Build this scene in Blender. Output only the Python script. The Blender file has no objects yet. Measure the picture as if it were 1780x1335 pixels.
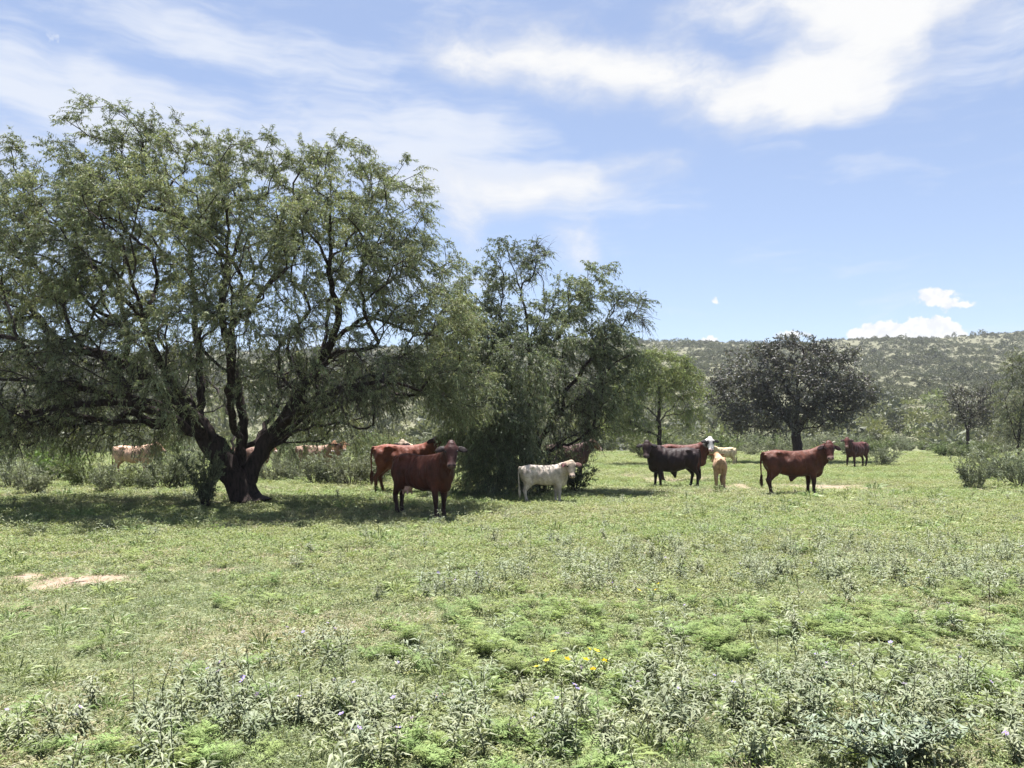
import bpy, math
import numpy as np
from mathutils import Vector

R = math.radians
scene = bpy.context.scene
COL = scene.collection
rng = np.random.default_rng(7)

# ------------------------------------------------------------------ camera
F, HOR, CAMH = 1337.0, 750.0, 1.85          # focal length and horizon measured on the 1780 px wide photo, eye height
cam_d = bpy.data.cameras.new('camera')
cam = bpy.data.objects.new('camera', cam_d)
COL.objects.link(cam)
cam.location = (0, 0, CAMH)
cam.rotation_euler = (R(90), 0, 0)
cam_d.sensor_width = 36
cam_d.lens = 36 * F / 1780
cam_d.shift_y = (HOR - 667.5) / 1780
cam_d.clip_start = 0.1
cam_d.clip_end = 8000
scene.camera = cam
cy = scene.cycles
cy.max_bounces, cy.diffuse_bounces, cy.glossy_bounces, cy.transmission_bounces = 4, 3, 2, 3
scene.render.resolution_x, scene.render.resolution_y = 1024, 768

# ------------------------------------------------------------------ light and exposure
SUN_DIR = Vector((-0.04, 0.27, 0.96)).normalized()      # towards the sun: high, a little behind the herd
SKY_STR, EXPO = 0.058, 1.62
vs = scene.view_settings
vs.view_transform = 'Standard'
vs.look = 'None'
vs.exposure = EXPO
vs.gamma = 1
vs.use_curve_mapping = False
sun_l = bpy.data.lights.new('sun', 'SUN')
sun_l.energy = 5.0
sun_l.angle = R(0.53)
sun_l.color = (1.0, 0.972, 0.93)
sun = bpy.data.objects.new('sun', sun_l)
COL.objects.link(sun)
sun.rotation_euler = SUN_DIR.to_track_quat('Z', 'Y').to_euler()


def px_dir(px, py):
    """photo pixel -> azimuth, elevation in degrees"""
    u, v = (px - 890) / F, (HOR - py) / F
    return math.degrees(math.atan2(u, 1)), math.degrees(math.atan2(v, math.hypot(u, 1)))


def make_world():
    w = bpy.data.worlds.new('World')
    scene.world = w
    w.use_nodes = True
    w.cycles.sampling_method = 'NONE'          # an even sky: scattered rays find it by themselves
    nt = w.node_tree
    nt.nodes.clear()
    N, L = nt.nodes, nt.links

    def new(t, **k):
        n = N.new(t)
        for a, b in k.items():
            setattr(n, a, b)
        return n

    def math_(op, a, b=None, clamp=False):
        n = new('ShaderNodeMath', operation=op, use_clamp=clamp)
        for i, v in enumerate((a, b)):
            if v is None:
                continue
            if isinstance(v, (int, float)):
                n.inputs[i].default_value = v
            else:
                L.new(v, n.inputs[i])
        return n.outputs[0]

    def smooth(v, a, b, lo=0.0, hi=1.0):
        n = new('ShaderNodeMapRange', interpolation_type='SMOOTHSTEP')
        L.new(v, n.inputs[0])
        n.inputs[1].default_value, n.inputs[2].default_value = a, b
        n.inputs[3].default_value, n.inputs[4].default_value = lo, hi
        return n.outputs[0]

    out = new('ShaderNodeOutputWorld')
    bg = new('ShaderNodeBackground')
    bg.inputs[1].default_value = SKY_STR
    L.new(bg.outputs[0], out.inputs[0])
    sky = new('ShaderNodeTexSky', sky_type='NISHITA', sun_disc=False)
    sky.sun_elevation = math.asin(SUN_DIR.z)
    sky.sun_rotation = math.atan2(SUN_DIR.x, SUN_DIR.y)
    sky.altitude = 1200
    sky.air_density = 1.0
    sky.dust_density = 1.0
    sky.ozone_density = 2.2
    tc = new('ShaderNodeTexCoord')
    sep = new('ShaderNodeSeparateXYZ')
    L.new(tc.outputs['Generated'], sep.inputs[0])
    X, Y, Z = sep.outputs
    az = math_('MULTIPLY', math_('ARCTAN2', X, Y), 57.2958)
    el = math_('MULTIPLY', math_('ARCSINE', Z), 57.2958)
    P = new('ShaderNodeCombineXYZ')
    L.new(az, P.inputs[0])
    L.new(el, P.inputs[1])
    P = P.outputs[0]

    def noise(vec, scale, detail=6, rough=0.55, sx=1, sy=1, rot=0, dist=0.0, off=(0, 0, 0)):
        m = new('ShaderNodeMapping')
        m.inputs['Location'].default_value = off
        m.inputs['Rotation'].default_value = (0, 0, R(rot))
        m.inputs['Scale'].default_value = (sx, sy, 1)
        L.new(vec, m.inputs[0])
        n = new('ShaderNodeTexNoise', noise_dimensions='2D')
        L.new(m.outputs[0], n.inputs['Vector'])
        n.inputs['Scale'].default_value = scale
        n.inputs['Detail'].default_value = detail
        n.inputs['Roughness'].default_value = rough
        n.inputs['Distortion'].default_value = dist
        return n.outputs

    # wind-warped coordinates
    wn = noise(P, 0.16, 2, 0.55)
    va = new('ShaderNodeVectorMath', operation='SUBTRACT')
    L.new(wn[1], va.inputs[0])
    va.inputs[1].default_value = (0.5, 0.5, 0.5)
    vb = new('ShaderNodeVectorMath', operation='MULTIPLY_ADD')
    L.new(va.outputs[0], vb.inputs[0])
    vb.inputs[1].default_value = (7, 2.6, 0)
    L.new(P, vb.inputs[2])
    PW = vb.outputs[0]
    vh = new('ShaderNodeVectorMath', operation='MULTIPLY_ADD')
    L.new(va.outputs[0], vh.inputs[0])
    vh.inputs[1].default_value = (5, 1.4, 0)
    L.new(P, vh.inputs[2])
    PH = vh.outputs[0]
    # finer warp for the heaped clouds near the ridge
    vc = new('ShaderNodeVectorMath', operation='MULTIPLY_ADD')
    fn = noise(P, 1.3, 3, 0.6)
    vd = new('ShaderNodeVectorMath', operation='SUBTRACT')
    L.new(fn[1], vd.inputs[0])
    vd.inputs[1].default_value = (0.5, 0.5, 0.5)
    L.new(vd.outputs[0], vc.inputs[0])
    vc.inputs[1].default_value = (1.3, 1.1, 0)
    L.new(P, vc.inputs[2])
    PF = vc.outputs[0]

    def blob(vec, px, py, rx, ry, rot, amp, soft=0.0):
        a, e = px_dir(px, py)
        m = new('ShaderNodeMapping', vector_type='TEXTURE')
        m.inputs['Location'].default_value = (a, e, 0)
        m.inputs['Rotation'].default_value = (0, 0, R(rot))
        k = 57.2958 / F
        m.inputs['Scale'].default_value = (rx * k, ry * k, 1)
        L.new(vec, m.inputs[0])
        ln = new('ShaderNodeVectorMath', operation='LENGTH')
        L.new(m.outputs[0], ln.inputs[0])
        return smooth(ln.outputs[1], 1.0, soft, 0.0, amp)

    def total(vec, rows):
        s = None
        for r in rows:
            b = blob(vec, *r)
            s = b if s is None else math_('ADD', s, b)
        return s

    # broad thick high cloud
    thick = total(PW, [
        (930, 100, 290, 92, -6, 1.0), (1130, 140, 290, 85, -8, 1.05), (1380, 165, 230, 85, -4, 1.05),
        (1500, 60, 240, 125, 25, 1.2), (1400, -10, 330, 70, 0, 1.0), (1640, -20, 200, 120, 20, 0.9),
        (1420, 215, 100, 35, 10, 0.5), (760, 75, 220, 45, -10, 0.45), (1775, 120, 70, 50, 10, 0.55),
        (860, 325, 230, 75, 0, 0.7), (800, 400, 110, 80, 0, 0.8), (1030, 310, 280, 60, 6, 0.6),
        (980, 425, 110, 60, -15, 0.7), (10, 265, 190, 70, -5, 0.8)])
    n1 = noise(PH, 0.27, 9, 0.68, sx=0.5, sy=1.2, rot=14)[0]
    dens = math_('ADD', thick, math_('MULTIPLY', math_('SUBTRACT', n1, 0.5), 1.7))
    a_thick = smooth(dens, -0.1, 1.45)
    gate = smooth(thick, 0.0, 0.25)
    a_thick = math_('MULTIPLY', a_thick, gate)
    # thin combed cirrus all over the sky
    n2 = noise(PH, 0.19, 7, 0.62, sx=0.30, sy=1.7, rot=9)[0]
    n3 = noise(P, 0.05, 2, 0.5, sx=0.7, sy=1.3, rot=8, off=(3.1, 1.7, 0))[0]
    band = total(PW, [
        (300, 215, 620, 90, -9, 0.8), (800, 280, 540, 105, -8, 0.9), (420, 70, 600, 95, -8, 0.55),
        (60, 210, 300, 140, 0, 0.45), (820, 200, 420, 60, -6, 0.12), (1150, 250, 300, 60, -6, 0.15),
        (1700, 60, 260, 90, 20, 0.2), (1420, 330, 260, 30, -4, 0.14), (1350, 555, 420, 32, 0, 0.20)])
    ci = math_('ADD', math_('MULTIPLY', math_('SUBTRACT', n3, 0.52), 0.9), band)
    ci = math_('ADD', ci, math_('MULTIPLY', math_('SUBTRACT', n2, 0.5), 2.1))
    a_ci = smooth(ci, 0.0, 0.9, 0.0, 0.9)
    # heaped clouds low over the ridge
    heap = total(PF, [
        (1570, 588, 120, 40, 0, 1.2), (1525, 580, 60, 28, 0, 0.9), (1612, 570, 48, 30, 0, 1.0), (1640, 582, 45, 26, 0, 0.8),
        (1622, 514, 45, 20, 0, 1.0), (1665, 530, 60, 14, 0, 0.7), (1242, 521, 14, 11, 0, 0.6), (1232, 592, 40, 9, 0, 0.8),
        (1385, 582, 70, 15, 0, 0.55), (92, 66, 30, 14, 0, 0.42)])
    n4 = noise(P, 1.1, 5, 0.6)[0]
    hd = math_('ADD', heap, math_('MULTIPLY', math_('SUBTRACT', n4, 0.5), 0.7))
    a_heap = math_('MULTIPLY', smooth(hd, 0.28, 0.62), smooth(heap, 0.0, 0.2))

    K = 1.0 / (SKY_STR * 2 ** EXPO)

    def mix(c1, c2, fac):
        m = new('ShaderNodeMix', data_type='RGBA')
        if isinstance(fac, (int, float)):
            m.inputs[0].default_value = fac
        else:
            L.new(fac, m.inputs[0])
        for s, c in ((m.inputs[6], c1), (m.inputs[7], c2)):
            if isinstance(c, tuple):
                s.default_value = (*c, 1)
            else:
                L.new(c, s)
        return m.outputs[2]

    def k(*c):
        return tuple(v * K for v in c)

    # slightly deeper, hazier blue than the plain model
    hs = new('ShaderNodeHueSaturation')
    hs.inputs['Saturation'].default_value = 0.88
    hs.inputs['Value'].default_value = 1.0
    L.new(sky.outputs[0], hs.inputs['Color'])
    base = hs.outputs[0]
    base = mix(base, k(0.42, 0.52, 0.80), 0.30)
    c = mix(base, k(0.80, 0.85, 0.95), a_ci)
    tcol = mix(k(0.74, 0.78, 0.87), k(0.955, 0.955, 0.955), smooth(math_('ADD', dens, math_('MULTIPLY', math_('SUBTRACT', n2, 0.5), 1.2)), 0.3, 1.5))
    c = mix(c, tcol, a_thick)
    hcol = mix(k(0.86, 0.88, 0.92), k(1.0, 1.0, 0.99), smooth(n4, 0.35, 0.6))
    c = mix(c, hcol, a_heap)
    L.new(c, bg.inputs[0])


make_world()

# ------------------------------------------------------------------ helpers
def gpos(px, py):
    """photo pixel on the flat near ground -> x, y"""
    d = CAMH * F / (py - HOR)
    return (px - 890) / F * d, d


def at(px, py, d):
    """photo pixel at distance d -> world point"""
    return np.array([(px - 890) / F * d, d, CAMH + (HOR - py) / F * d])


def pic(x, y, z=0.0):
    """world -> photo pixel (numpy)"""
    return 890 + F * x / y, HOR - F * (z - CAMH) / y


def tag(o, label=None, cat=None, group=None, kind=None):
    if label: o['label'] = label
    if cat: o['category'] = cat
    if group: o['group'] = group
    if kind: o['kind'] = kind
    return o


def empty(name, loc=(0, 0, 0), rz=0.0):
    o = bpy.data.objects.new(name, None)
    o.empty_display_size = 0.2
    o.location = loc
    o.rotation_euler = (0, 0, rz)
    COL.objects.link(o)
    return o


def mesh_np(name, V, faces, mat=None, col=None, smooth=False):
    """faces: list of (n,3) / (n,4) int arrays; col: per-vertex rgb"""
    me = bpy.data.meshes.new(name)
    V = np.asarray(V, np.float32)
    me.vertices.add(len(V))
    me.vertices.foreach_set('co', V.ravel())
    faces = [np.asarray(f, np.int32) for f in faces if len(f)]
    loops = np.concatenate([f.ravel() for f in faces])
    sizes = np.concatenate([np.full(len(f), f.shape[1], np.int32) for f in faces])
    starts = np.concatenate([[0], np.cumsum(sizes)[:-1]]).astype(np.int32)
    me.loops.add(len(loops))
    me.loops.foreach_set('vertex_index', loops)
    me.polygons.add(len(sizes))
    me.polygons.foreach_set('loop_start', starts)
    if smooth:
        me.polygons.foreach_set('use_smooth', np.ones(len(sizes), bool))
    me.update(calc_edges=True)
    if col is not None:
        a = me.attributes.new('Col', 'FLOAT_COLOR', 'POINT')
        c = np.ones((len(V), 4), np.float32)
        c[:, :3] = col
        a.data.foreach_set('color', c.ravel())
    if mat:
        me.materials.append(mat)
    return me


def link(name, me, parent=None):
    o = bpy.data.objects.new(name, me)
    if parent is not None:
        o.parent = parent
    COL.objects.link(o)
    return o


def unit(v):
    v = np.asarray(v, float)
    return v / np.maximum(np.linalg.norm(v, axis=-1, keepdims=True), 1e-9)


def rand_unit(n):
    return unit(rng.normal(size=(n, 3)))


# ------------------------------------------------------------------ materials
def base_mat(name):
    m = bpy.data.materials.new(name)
    m.use_nodes = True
    nt = m.node_tree
    b = nt.nodes['Principled BSDF']
    return m, nt, b


def leaf_mat(name, trans=0.3, rough=0.5, spec=0.25, rand=0.25):
    m, nt, b = base_mat(name)
    N, L = nt.nodes, nt.links
    at_ = N.new('ShaderNodeAttribute')
    at_.attribute_name = 'Col'
    oi = N.new('ShaderNodeObjectInfo')
    mr = N.new('ShaderNodeMapRange')
    L.new(oi.outputs['Random'], mr.inputs[0])
    mr.inputs[3].default_value, mr.inputs[4].default_value = 1 - rand, 1 + rand
    hv = N.new('ShaderNodeHueSaturation')
    L.new(at_.outputs['Color'], hv.inputs['Color'])
    L.new(mr.outputs[0], hv.inputs['Value'])
    mh = N.new('ShaderNodeMapRange')
    sn = N.new('ShaderNodeMath'); sn.operation = 'FRACT'
    sm = N.new('ShaderNodeMath'); sm.operation = 'MULTIPLY'
    L.new(oi.outputs['Random'], sm.inputs[0]); sm.inputs[1].default_value = 17.3
    L.new(sm.outputs[0], sn.inputs[0])
    L.new(sn.outputs[0], mh.inputs[0])
    mh.inputs[3].default_value, mh.inputs[4].default_value = 0.5 - 0.02 * (rand > 0), 0.5 + 0.02 * (rand > 0)
    L.new(mh.outputs[0], hv.inputs['Hue'])
    L.new(hv.outputs[0], b.inputs['Base Color'])
    b.inputs['Roughness'].default_value = rough
    b.inputs['Specular IOR Level'].default_value = spec
    tr = N.new('ShaderNodeBsdfTranslucent')
    tg = N.new('ShaderNodeMix'); tg.data_type = 'RGBA'; tg.blend_type = 'MULTIPLY'
    tg.inputs[0].default_value = 1
    L.new(hv.outputs[0], tg.inputs[6])
    tg.inputs[7].default_value = (1.1, 1.15, 0.65, 1)
    L.new(tg.outputs[2], tr.inputs[0])
    mx = N.new('ShaderNodeMixShader')
    mx.inputs[0].default_value = trans
    L.new(b.outputs[0], mx.inputs[1])
    L.new(tr.outputs[0], mx.inputs[2])
    L.new(mx.outputs[0], nt.nodes['Material Output'].inputs[0])
    return m


def bark_mat(name, c1, c2, scale=8):
    m, nt, b = base_mat(name)
    N, L = nt.nodes, nt.links
    tc = N.new('ShaderNodeTexCoord')
    mp = N.new('ShaderNodeMapping')
    mp.inputs['Scale'].default_value = (1, 1, 0.22)
    L.new(tc.outputs['Object'], mp.inputs[0])
    n = N.new('ShaderNodeTexNoise')
    n.inputs['Scale'].default_value = scale * 2.4
    n.inputs['Detail'].default_value = 8
    n.inputs['Roughness'].default_value = 0.65
    L.new(mp.outputs[0], n.inputs['Vector'])
    rp = N.new('ShaderNodeValToRGB')
    rp.color_ramp.elements[0].position, rp.color_ramp.elements[1].position = 0.35, 0.68
    rp.color_ramp.elements[0].color = (*c1, 1)
    rp.color_ramp.elements[1].color = (*c2, 1)
    L.new(n.outputs[0], rp.inputs[0])
    L.new(rp.outputs[0], b.inputs['Base Color'])
    bp = N.new('ShaderNodeBump')
    bp.inputs['Strength'].default_value = 0.9
    bp.inputs['Distance'].default_value = 0.04
    L.new(n.outputs[0], bp.inputs['Height'])
    L.new(bp.outputs[0], b.inputs['Normal'])
    b.inputs['Roughness'].default_value = 0.9
    b.inputs['Specular IOR Level'].default_value = 0.15
    return m


def hide_mat():
    m, nt, b = base_mat('cattle_hide')
    N, L = nt.nodes, nt.links
    a = N.new('ShaderNodeAttribute'); a.attribute_name = 'Col'
    tc = N.new('ShaderNodeTexCoord')
    n = N.new('ShaderNodeTexNoise')
    n.inputs['Scale'].default_value = 5
    n.inputs['Detail'].default_value = 7
    n.inputs['Roughness'].default_value = 0.6
    L.new(tc.outputs['Object'], n.inputs['Vector'])
    mp = N.new('ShaderNodeMapping'); mp.inputs['Scale'].default_value = (26, 26, 7)
    L.new(tc.outputs['Object'], mp.inputs[0])
    n2 = N.new('ShaderNodeTexNoise'); n2.inputs['Scale'].default_value = 3; n2.inputs['Detail'].default_value = 4
    L.new(mp.outputs[0], n2.inputs['Vector'])
    mr = N.new('ShaderNodeMapRange')
    L.new(n.outputs[0], mr.inputs[0])
    mr.inputs[1].default_value, mr.inputs[2].default_value = 0.3, 0.7
    mr.inputs[3].default_value, mr.inputs[4].default_value = 0.62, 1.35
    hv = N.new('ShaderNodeHueSaturation')
    L.new(a.outputs[0], hv.inputs['Color'])
    L.new(mr.outputs[0], hv.inputs['Value'])
    L.new(hv.outputs[0], b.inputs['Base Color'])
    # hair lie: streaks running down the body, and the muscles under the skin
    m3 = N.new('ShaderNodeMapping'); m3.inputs['Scale'].default_value = (1.0, 1.0, 0.45)
    L.new(tc.outputs['Object'], m3.inputs[0])
    n3 = N.new('ShaderNodeTexNoise'); n3.inputs['Scale'].default_value = 9; n3.inputs['Detail'].default_value = 3
    L.new(m3.outputs[0], n3.inputs['Vector'])
    bp0 = N.new('ShaderNodeBump'); bp0.inputs['Strength'].default_value = 0.55; bp0.inputs['Distance'].default_value = 0.05
    L.new(n3.outputs[0], bp0.inputs['Height'])
    bp = N.new('ShaderNodeBump'); bp.inputs['Strength'].default_value = 0.3; bp.inputs['Distance'].default_value = 0.008
    L.new(n2.outputs[0], bp.inputs['Height'])
    L.new(bp0.outputs[0], bp.inputs['Normal'])
    L.new(bp.outputs[0], b.inputs['Normal'])
    mr2 = N.new('ShaderNodeMapRange')
    L.new(n2.outputs[0], mr2.inputs[0])
    mr2.inputs[1].default_value, mr2.inputs[2].default_value = 0.3, 0.7
    mr2.inputs[3].default_value, mr2.inputs[4].default_value = 0.78, 1.22
    mu = N.new('ShaderNodeMath'); mu.operation = 'MULTIPLY'
    L.new(mr.outputs[0], mu.inputs[0]); L.new(mr2.outputs[0], mu.inputs[1])
    L.new(mu.outputs[0], hv.inputs['Value'])
    b.inputs['Roughness'].default_value = 0.6
    b.inputs['Specular IOR Level'].default_value = 0.2
    b.inputs['Sheen Weight'].default_value = 0.03
    b.inputs['Sheen Roughness'].default_value = 0.4
    return m


def plain_mat(name, c, rough=0.6, spec=0.3):
    m, nt, b = base_mat(name)
    N, L = nt.nodes, nt.links
    n = N.new('ShaderNodeTexNoise'); n.inputs['Scale'].default_value = 30
    mr = N.new('ShaderNodeMapRange'); L.new(n.outputs[0], mr.inputs[0])
    mr.inputs[3].default_value, mr.inputs[4].default_value = 0.8, 1.2
    hv = N.new('ShaderNodeHueSaturation'); hv.inputs['Color'].default_value = (*c, 1)
    L.new(mr.outputs[0], hv.inputs['Value']); L.new(hv.outputs[0], b.inputs['Base Color'])
    b.inputs['Roughness'].default_value = rough
    b.inputs['Specular IOR Level'].default_value = spec
    return m


M_LEAF = leaf_mat('mesquite_leaves', 0.3, 0.6, 0.15, 0.0)
M_DARKLEAF = leaf_mat('dark_tree_leaves', 0.2, 0.55, 0.25, 0.0)
M_SHRUB = leaf_mat('shrub_leaves', 0.22, 0.6, 0.2, 0.16)
M_GRASS = leaf_mat('grass_blades', 0.3, 0.5, 0.3, 0.2)
M_FORB = leaf_mat('forb_leaves', 0.3, 0.6, 0.15, 0.14)
M_SILVER = leaf_mat('silvery_leaves', 0.22, 0.55, 0.35, 0.15)
M_PETAL = leaf_mat('petals', 0.35, 0.5, 0.2, 0.1)
M_BARK = bark_mat('mesquite_bark', (0.012, 0.009, 0.009), (0.06, 0.042, 0.038))
M_TWIG = bark_mat('twig_bark', (0.02, 0.016, 0.015), (0.075, 0.062, 0.06), 14)
M_BARK2 = bark_mat('grey_bark', (0.018, 0.014, 0.014), (0.075, 0.055, 0.052))
M_HIDE = hide_mat()
M_EYE = plain_mat('eye', (0.006, 0.004, 0.004), 0.08, 0.6)
M_HORN = plain_mat('horn', (0.33, 0.28, 0.21), 0.4, 0.4)
M_TAG = plain_mat('pink_ear_tag', (0.75, 0.25, 0.35), 0.4, 0.4)
M_STALK = plain_mat('dry_stalk', (0.06, 0.04, 0.03), 0.8, 0.1)

# ------------------------------------------------------------------ terrain
_ph = np.random.default_rng(3).uniform(0, 6.28, (24, 3))


def wav(x, y, wl, k0=0):
    """cheap band-limited noise, about -1..1"""
    s = 0
    for i in range(6):
        a = _ph[k0 + i]
        ang = a[0]
        s = s + np.sin((x * math.cos(ang) + y * math.sin(ang)) * 6.283 / (wl * (0.7 + 0.12 * i)) + a[1])
    return s / 3.2


RPX = np.array([-900, 0, 400, 700, 900, 1100, 1200, 1300, 1400, 1460, 1550, 1620, 1700, 1780, 2200, 2900])
RPY = np.array([620, 615, 612, 604, 596, 590, 594, 598, 597, 590, 588, 590, 583, 575, 560, 580])
RY = 430.0


def gh(x, y):
    x = np.asarray(x, float); y = np.asarray(y, float)
    ridge = CAMH + (HOR - np.interp(x / RY * F + 890, RPX, RPY)) / F * RY
    t = np.clip((y - 75) / (RY - 75), 0, 1)
    up = t ** 1.25
    past = np.clip((y - RY) / 1500, 0, 0.9)
    s = np.where(y <= RY, up, 1 - 1.1 * past)
    fall = 1.0
    h = ridge * s * fall
    h = h + t * (1.4 * wav(x, y, 75, 0) + 0.7 * wav(x, y, 33, 6)) * (1 - 0.75 * np.clip((y - 330) / 100, 0, 1))
    near = np.clip(1 - np.abs(y) / 200, 0, 1)
    h = h + 0.025 * wav(x, y, 6.5, 12) + 0.012 * wav(x, y, 1.7, 18) * near
    h = h + 0.06 * np.clip((y - 35) / 40, 0, 1) * (1 + wav(x, y, 23, 6))
    return h


SOIL = [(110, 1011, 115, 11, 1.0), (25, 1013, 60, 7, 0.7), (185, 1006, 60, 6, 0.8), (395, 995, 32, 6, 0.8), (610, 960, 26, 5, 0.7),
        (660, 925, 60, 5, 0.4), (1150, 835, 55, 6, 0.6), (1100, 828, 38, 5, 0.5), (1300, 852, 55, 4, 0.5),
        (1440, 848, 65, 5, 0.7), (1380, 846, 55, 4, 0.55), (1500, 850, 40, 4, 0.65), (1280, 845, 30, 5, 0.6), (1560, 1000, 50, 5, 0.25),
        (250, 990, 120, 8, 0.3), (1210, 832, 40, 5, 0.5), (60, 1050, 120, 12, 0.22), (650, 1285, 30, 12, 0.5), (500, 975, 90, 6, 0.35)]


def soil_mask(x, y):
    ok = y > 1.5
    yy = np.where(ok, y, 1e4)
    px, py = pic(x, yy)
    m = np.zeros_like(px)
    wob = 0.8 * wav(x, y, 0.9, 6) + 0.8 * wav(x, y, 0.37, 0)
    for cx, cy, rx, ry, a in SOIL:
        q = np.hypot((px - cx) / rx, (py - cy) / ry) + wob * 0.4
        m = np.maximum(m, a * np.clip((1.35 - q) * 1.3, 0, 1))
    return np.where(ok & (y < 60), m, 0)


def make_ground():
    def axis(lim0, lim1, s0, g):
        out = [0.0]
        s = s0
        while out[-1] < lim1:
            out.append(out[-1] + s); s = min(s * g, 90)
        neg = [0.0]
        s = s0
        while neg[-1] > lim0:
            neg.append(neg[-1] - s); s = min(s * g, 90)
        return np.array(neg[:0:-1] + out)
    xs = axis(-1800, 1800, 0.16, 1.035)
    y1 = np.concatenate([np.linspace(-6, 3.4, 10), np.arange(3.5, 14, 0.14), np.arange(14, 30, 0.28), np.arange(30, 75, 0.8), np.arange(75, 470, 4.0)])
    y2 = np.concatenate([[-1200, -600, -250, -90, -30, -12], y1, np.geomspace(480, 2500, 20)])
    Xg, Yg = np.meshgrid(xs, y2)
    Zg = gh(Xg, Yg)
    V = np.stack([Xg, Yg, Zg], -1).reshape(-1, 3)
    ny, nx = Xg.shape
    i = np.arange(nx * ny).reshape(ny, nx)
    Fq = np.stack([i[:-1, :-1], i[:-1, 1:], i[1:, 1:], i[1:, :-1]], -1).reshape(-1, 4)
    c = np.zeros((len(V), 3))
    c[:, 0] = soil_mask(V[:, 0], V[:, 1])
    c[:, 1] = np.clip((V[:, 1] - 55) / 60, 0, 1)
    m, nt, b = base_mat('meadow_ground')
    N, L = nt.nodes, nt.links
    a = N.new('ShaderNodeAttribute'); a.attribute_name = 'Col'
    sp = N.new('ShaderNodeSeparateColor'); L.new(a.outputs[0], sp.inputs[0])
    geo = N.new('ShaderNodeNewGeometry')

    def noise(sc, det=6, ro=0.6):
        n = N.new('ShaderNodeTexNoise'); n.inputs['Scale'].default_value = sc
        n.inputs['Detail'].default_value = det; n.inputs['Roughness'].default_value = ro
        L.new(geo.outputs['Position'], n.inputs['Vector'])
        return n.outputs[0]

    def ramp(v, p0, c0, p1, c1):
        r = N.new('ShaderNodeValToRGB')
        e = r.color_ramp.elements
        e[0].position, e[1].position = p0, p1
        e[0].color, e[1].color = (*c0, 1), (*c1, 1)
        L.new(v, r.inputs[0])
        return r.outputs[0]

    def mix(f, x, y):
        q = N.new('ShaderNodeMix'); q.data_type = 'RGBA'
        L.new(f, q.inputs[0]); L.new(x, q.inputs[6]); L.new(y, q.inputs[7])
        return q.outputs[2]
    turf = ramp(noise(1.1, 8), 0.3, (0.105, 0.13, 0.06), 0.7, (0.18, 0.195, 0.10))
    straw = ramp(noise(3.7, 8, 0.7), 0.45, (0.14, 0.15, 0.075), 0.62, (0.27, 0.24, 0.15))
    turf = mix(ramp(noise(0.35), 0.4, (0, 0, 0), 0.65, (0.8, 0.8, 0.8)), turf, straw)
    soil = ramp(noise(6, 8, 0.65), 0.3, (0.22, 0.15, 0.115), 0.7, (0.36, 0.26, 0.21))
    hillc = ramp(noise(0.12, 8, 0.65), 0.35, (0.105, 0.106, 0.068), 0.72, (0.155, 0.148, 0.10))
    cA = mix(sp.outputs[0], turf, soil)
    cB = mix(sp.outputs[1], cA, hillc)
    L.new(cB, b.inputs['Base Color'])
    b.inputs['Roughness'].default_value = 0.95
    b.inputs['Specular IOR Level'].default_value = 0.1
    bp = N.new('ShaderNodeBump'); bp.inputs['Strength'].default_value = 0.6; bp.inputs['Distance'].default_value = 0.03
    L.new(noise(22, 6, 0.7), bp.inputs['Height']); L.new(bp.outputs[0], b.inputs['Normal'])
    tag(link('ground', mesh_np('ground', V, [Fq], m, c, True)), kind='structure',
        label='green meadow floor rising to a scrubby hill')


make_ground()

# ------------------------------------------------------------------ leaf geometry
def leaf_quads(P, D, Ln, W, side=None):
    """flat rhombic leaves; P,D (n,3), Ln,W (n,)"""
    n = len(P)
    if side is None:
        side = np.cross(D, rand_unit(n))
    S = unit(side)
    Ln = np.asarray(Ln)[:, None]; W = np.asarray(W)[:, None]
    V = np.stack([P, P + D * Ln * 0.45 + S * W * 0.5, P + D * Ln, P + D * Ln * 0.45 - S * W * 0.5], 1).reshape(-1, 3)
    return V, np.arange(n * 4).reshape(n, 4)


def leaf_fold(P, D, Ln, W, up=(0, 0, 1), droop=0.25, fold=0.22):
    """folded, curved leaves of 4 triangles"""
    n = len(P)
    S = unit(np.cross(D, np.broadcast_to(up, D.shape) + rng.normal(0, 0.35, (n, 3))))
    U = unit(np.cross(S, D))
    Ln = np.asarray(Ln)[:, None]; W = np.asarray(W)[:, None]
    B = P
    Mi = P + D * Ln * 0.5 + U * Ln * droop * 0.12
    T = P + D * Ln - np.array([0, 0, 1.0]) * Ln * droop
    l = P + D * Ln * 0.42 + S * W * 0.5 + U * W * fold
    r = P + D * Ln * 0.42 - S * W * 0.5 + U * W * fold
    V = np.stack([B, Mi, T, l, r], 1).reshape(-1, 3)
    b = np.arange(n)[:, None] * 5
    Fc = np.concatenate([b + [[0, 3, 1]], b + [[3, 2, 1]], b + [[0, 1, 4]], b + [[1, 2, 4]]])
    return V, Fc


def vary(c, n, amt=0.25, per=1):
    """n leaf colours around c, repeated per vertices"""
    c = np.asarray(c, float)
    v = np.exp(rng.normal(0, amt, (n, 1)))
    h = rng.normal(0, 0.06, (n, 3))
    return np.repeat(np.clip(c * v * (1 + h), 0, 1), per, 0)


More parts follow.
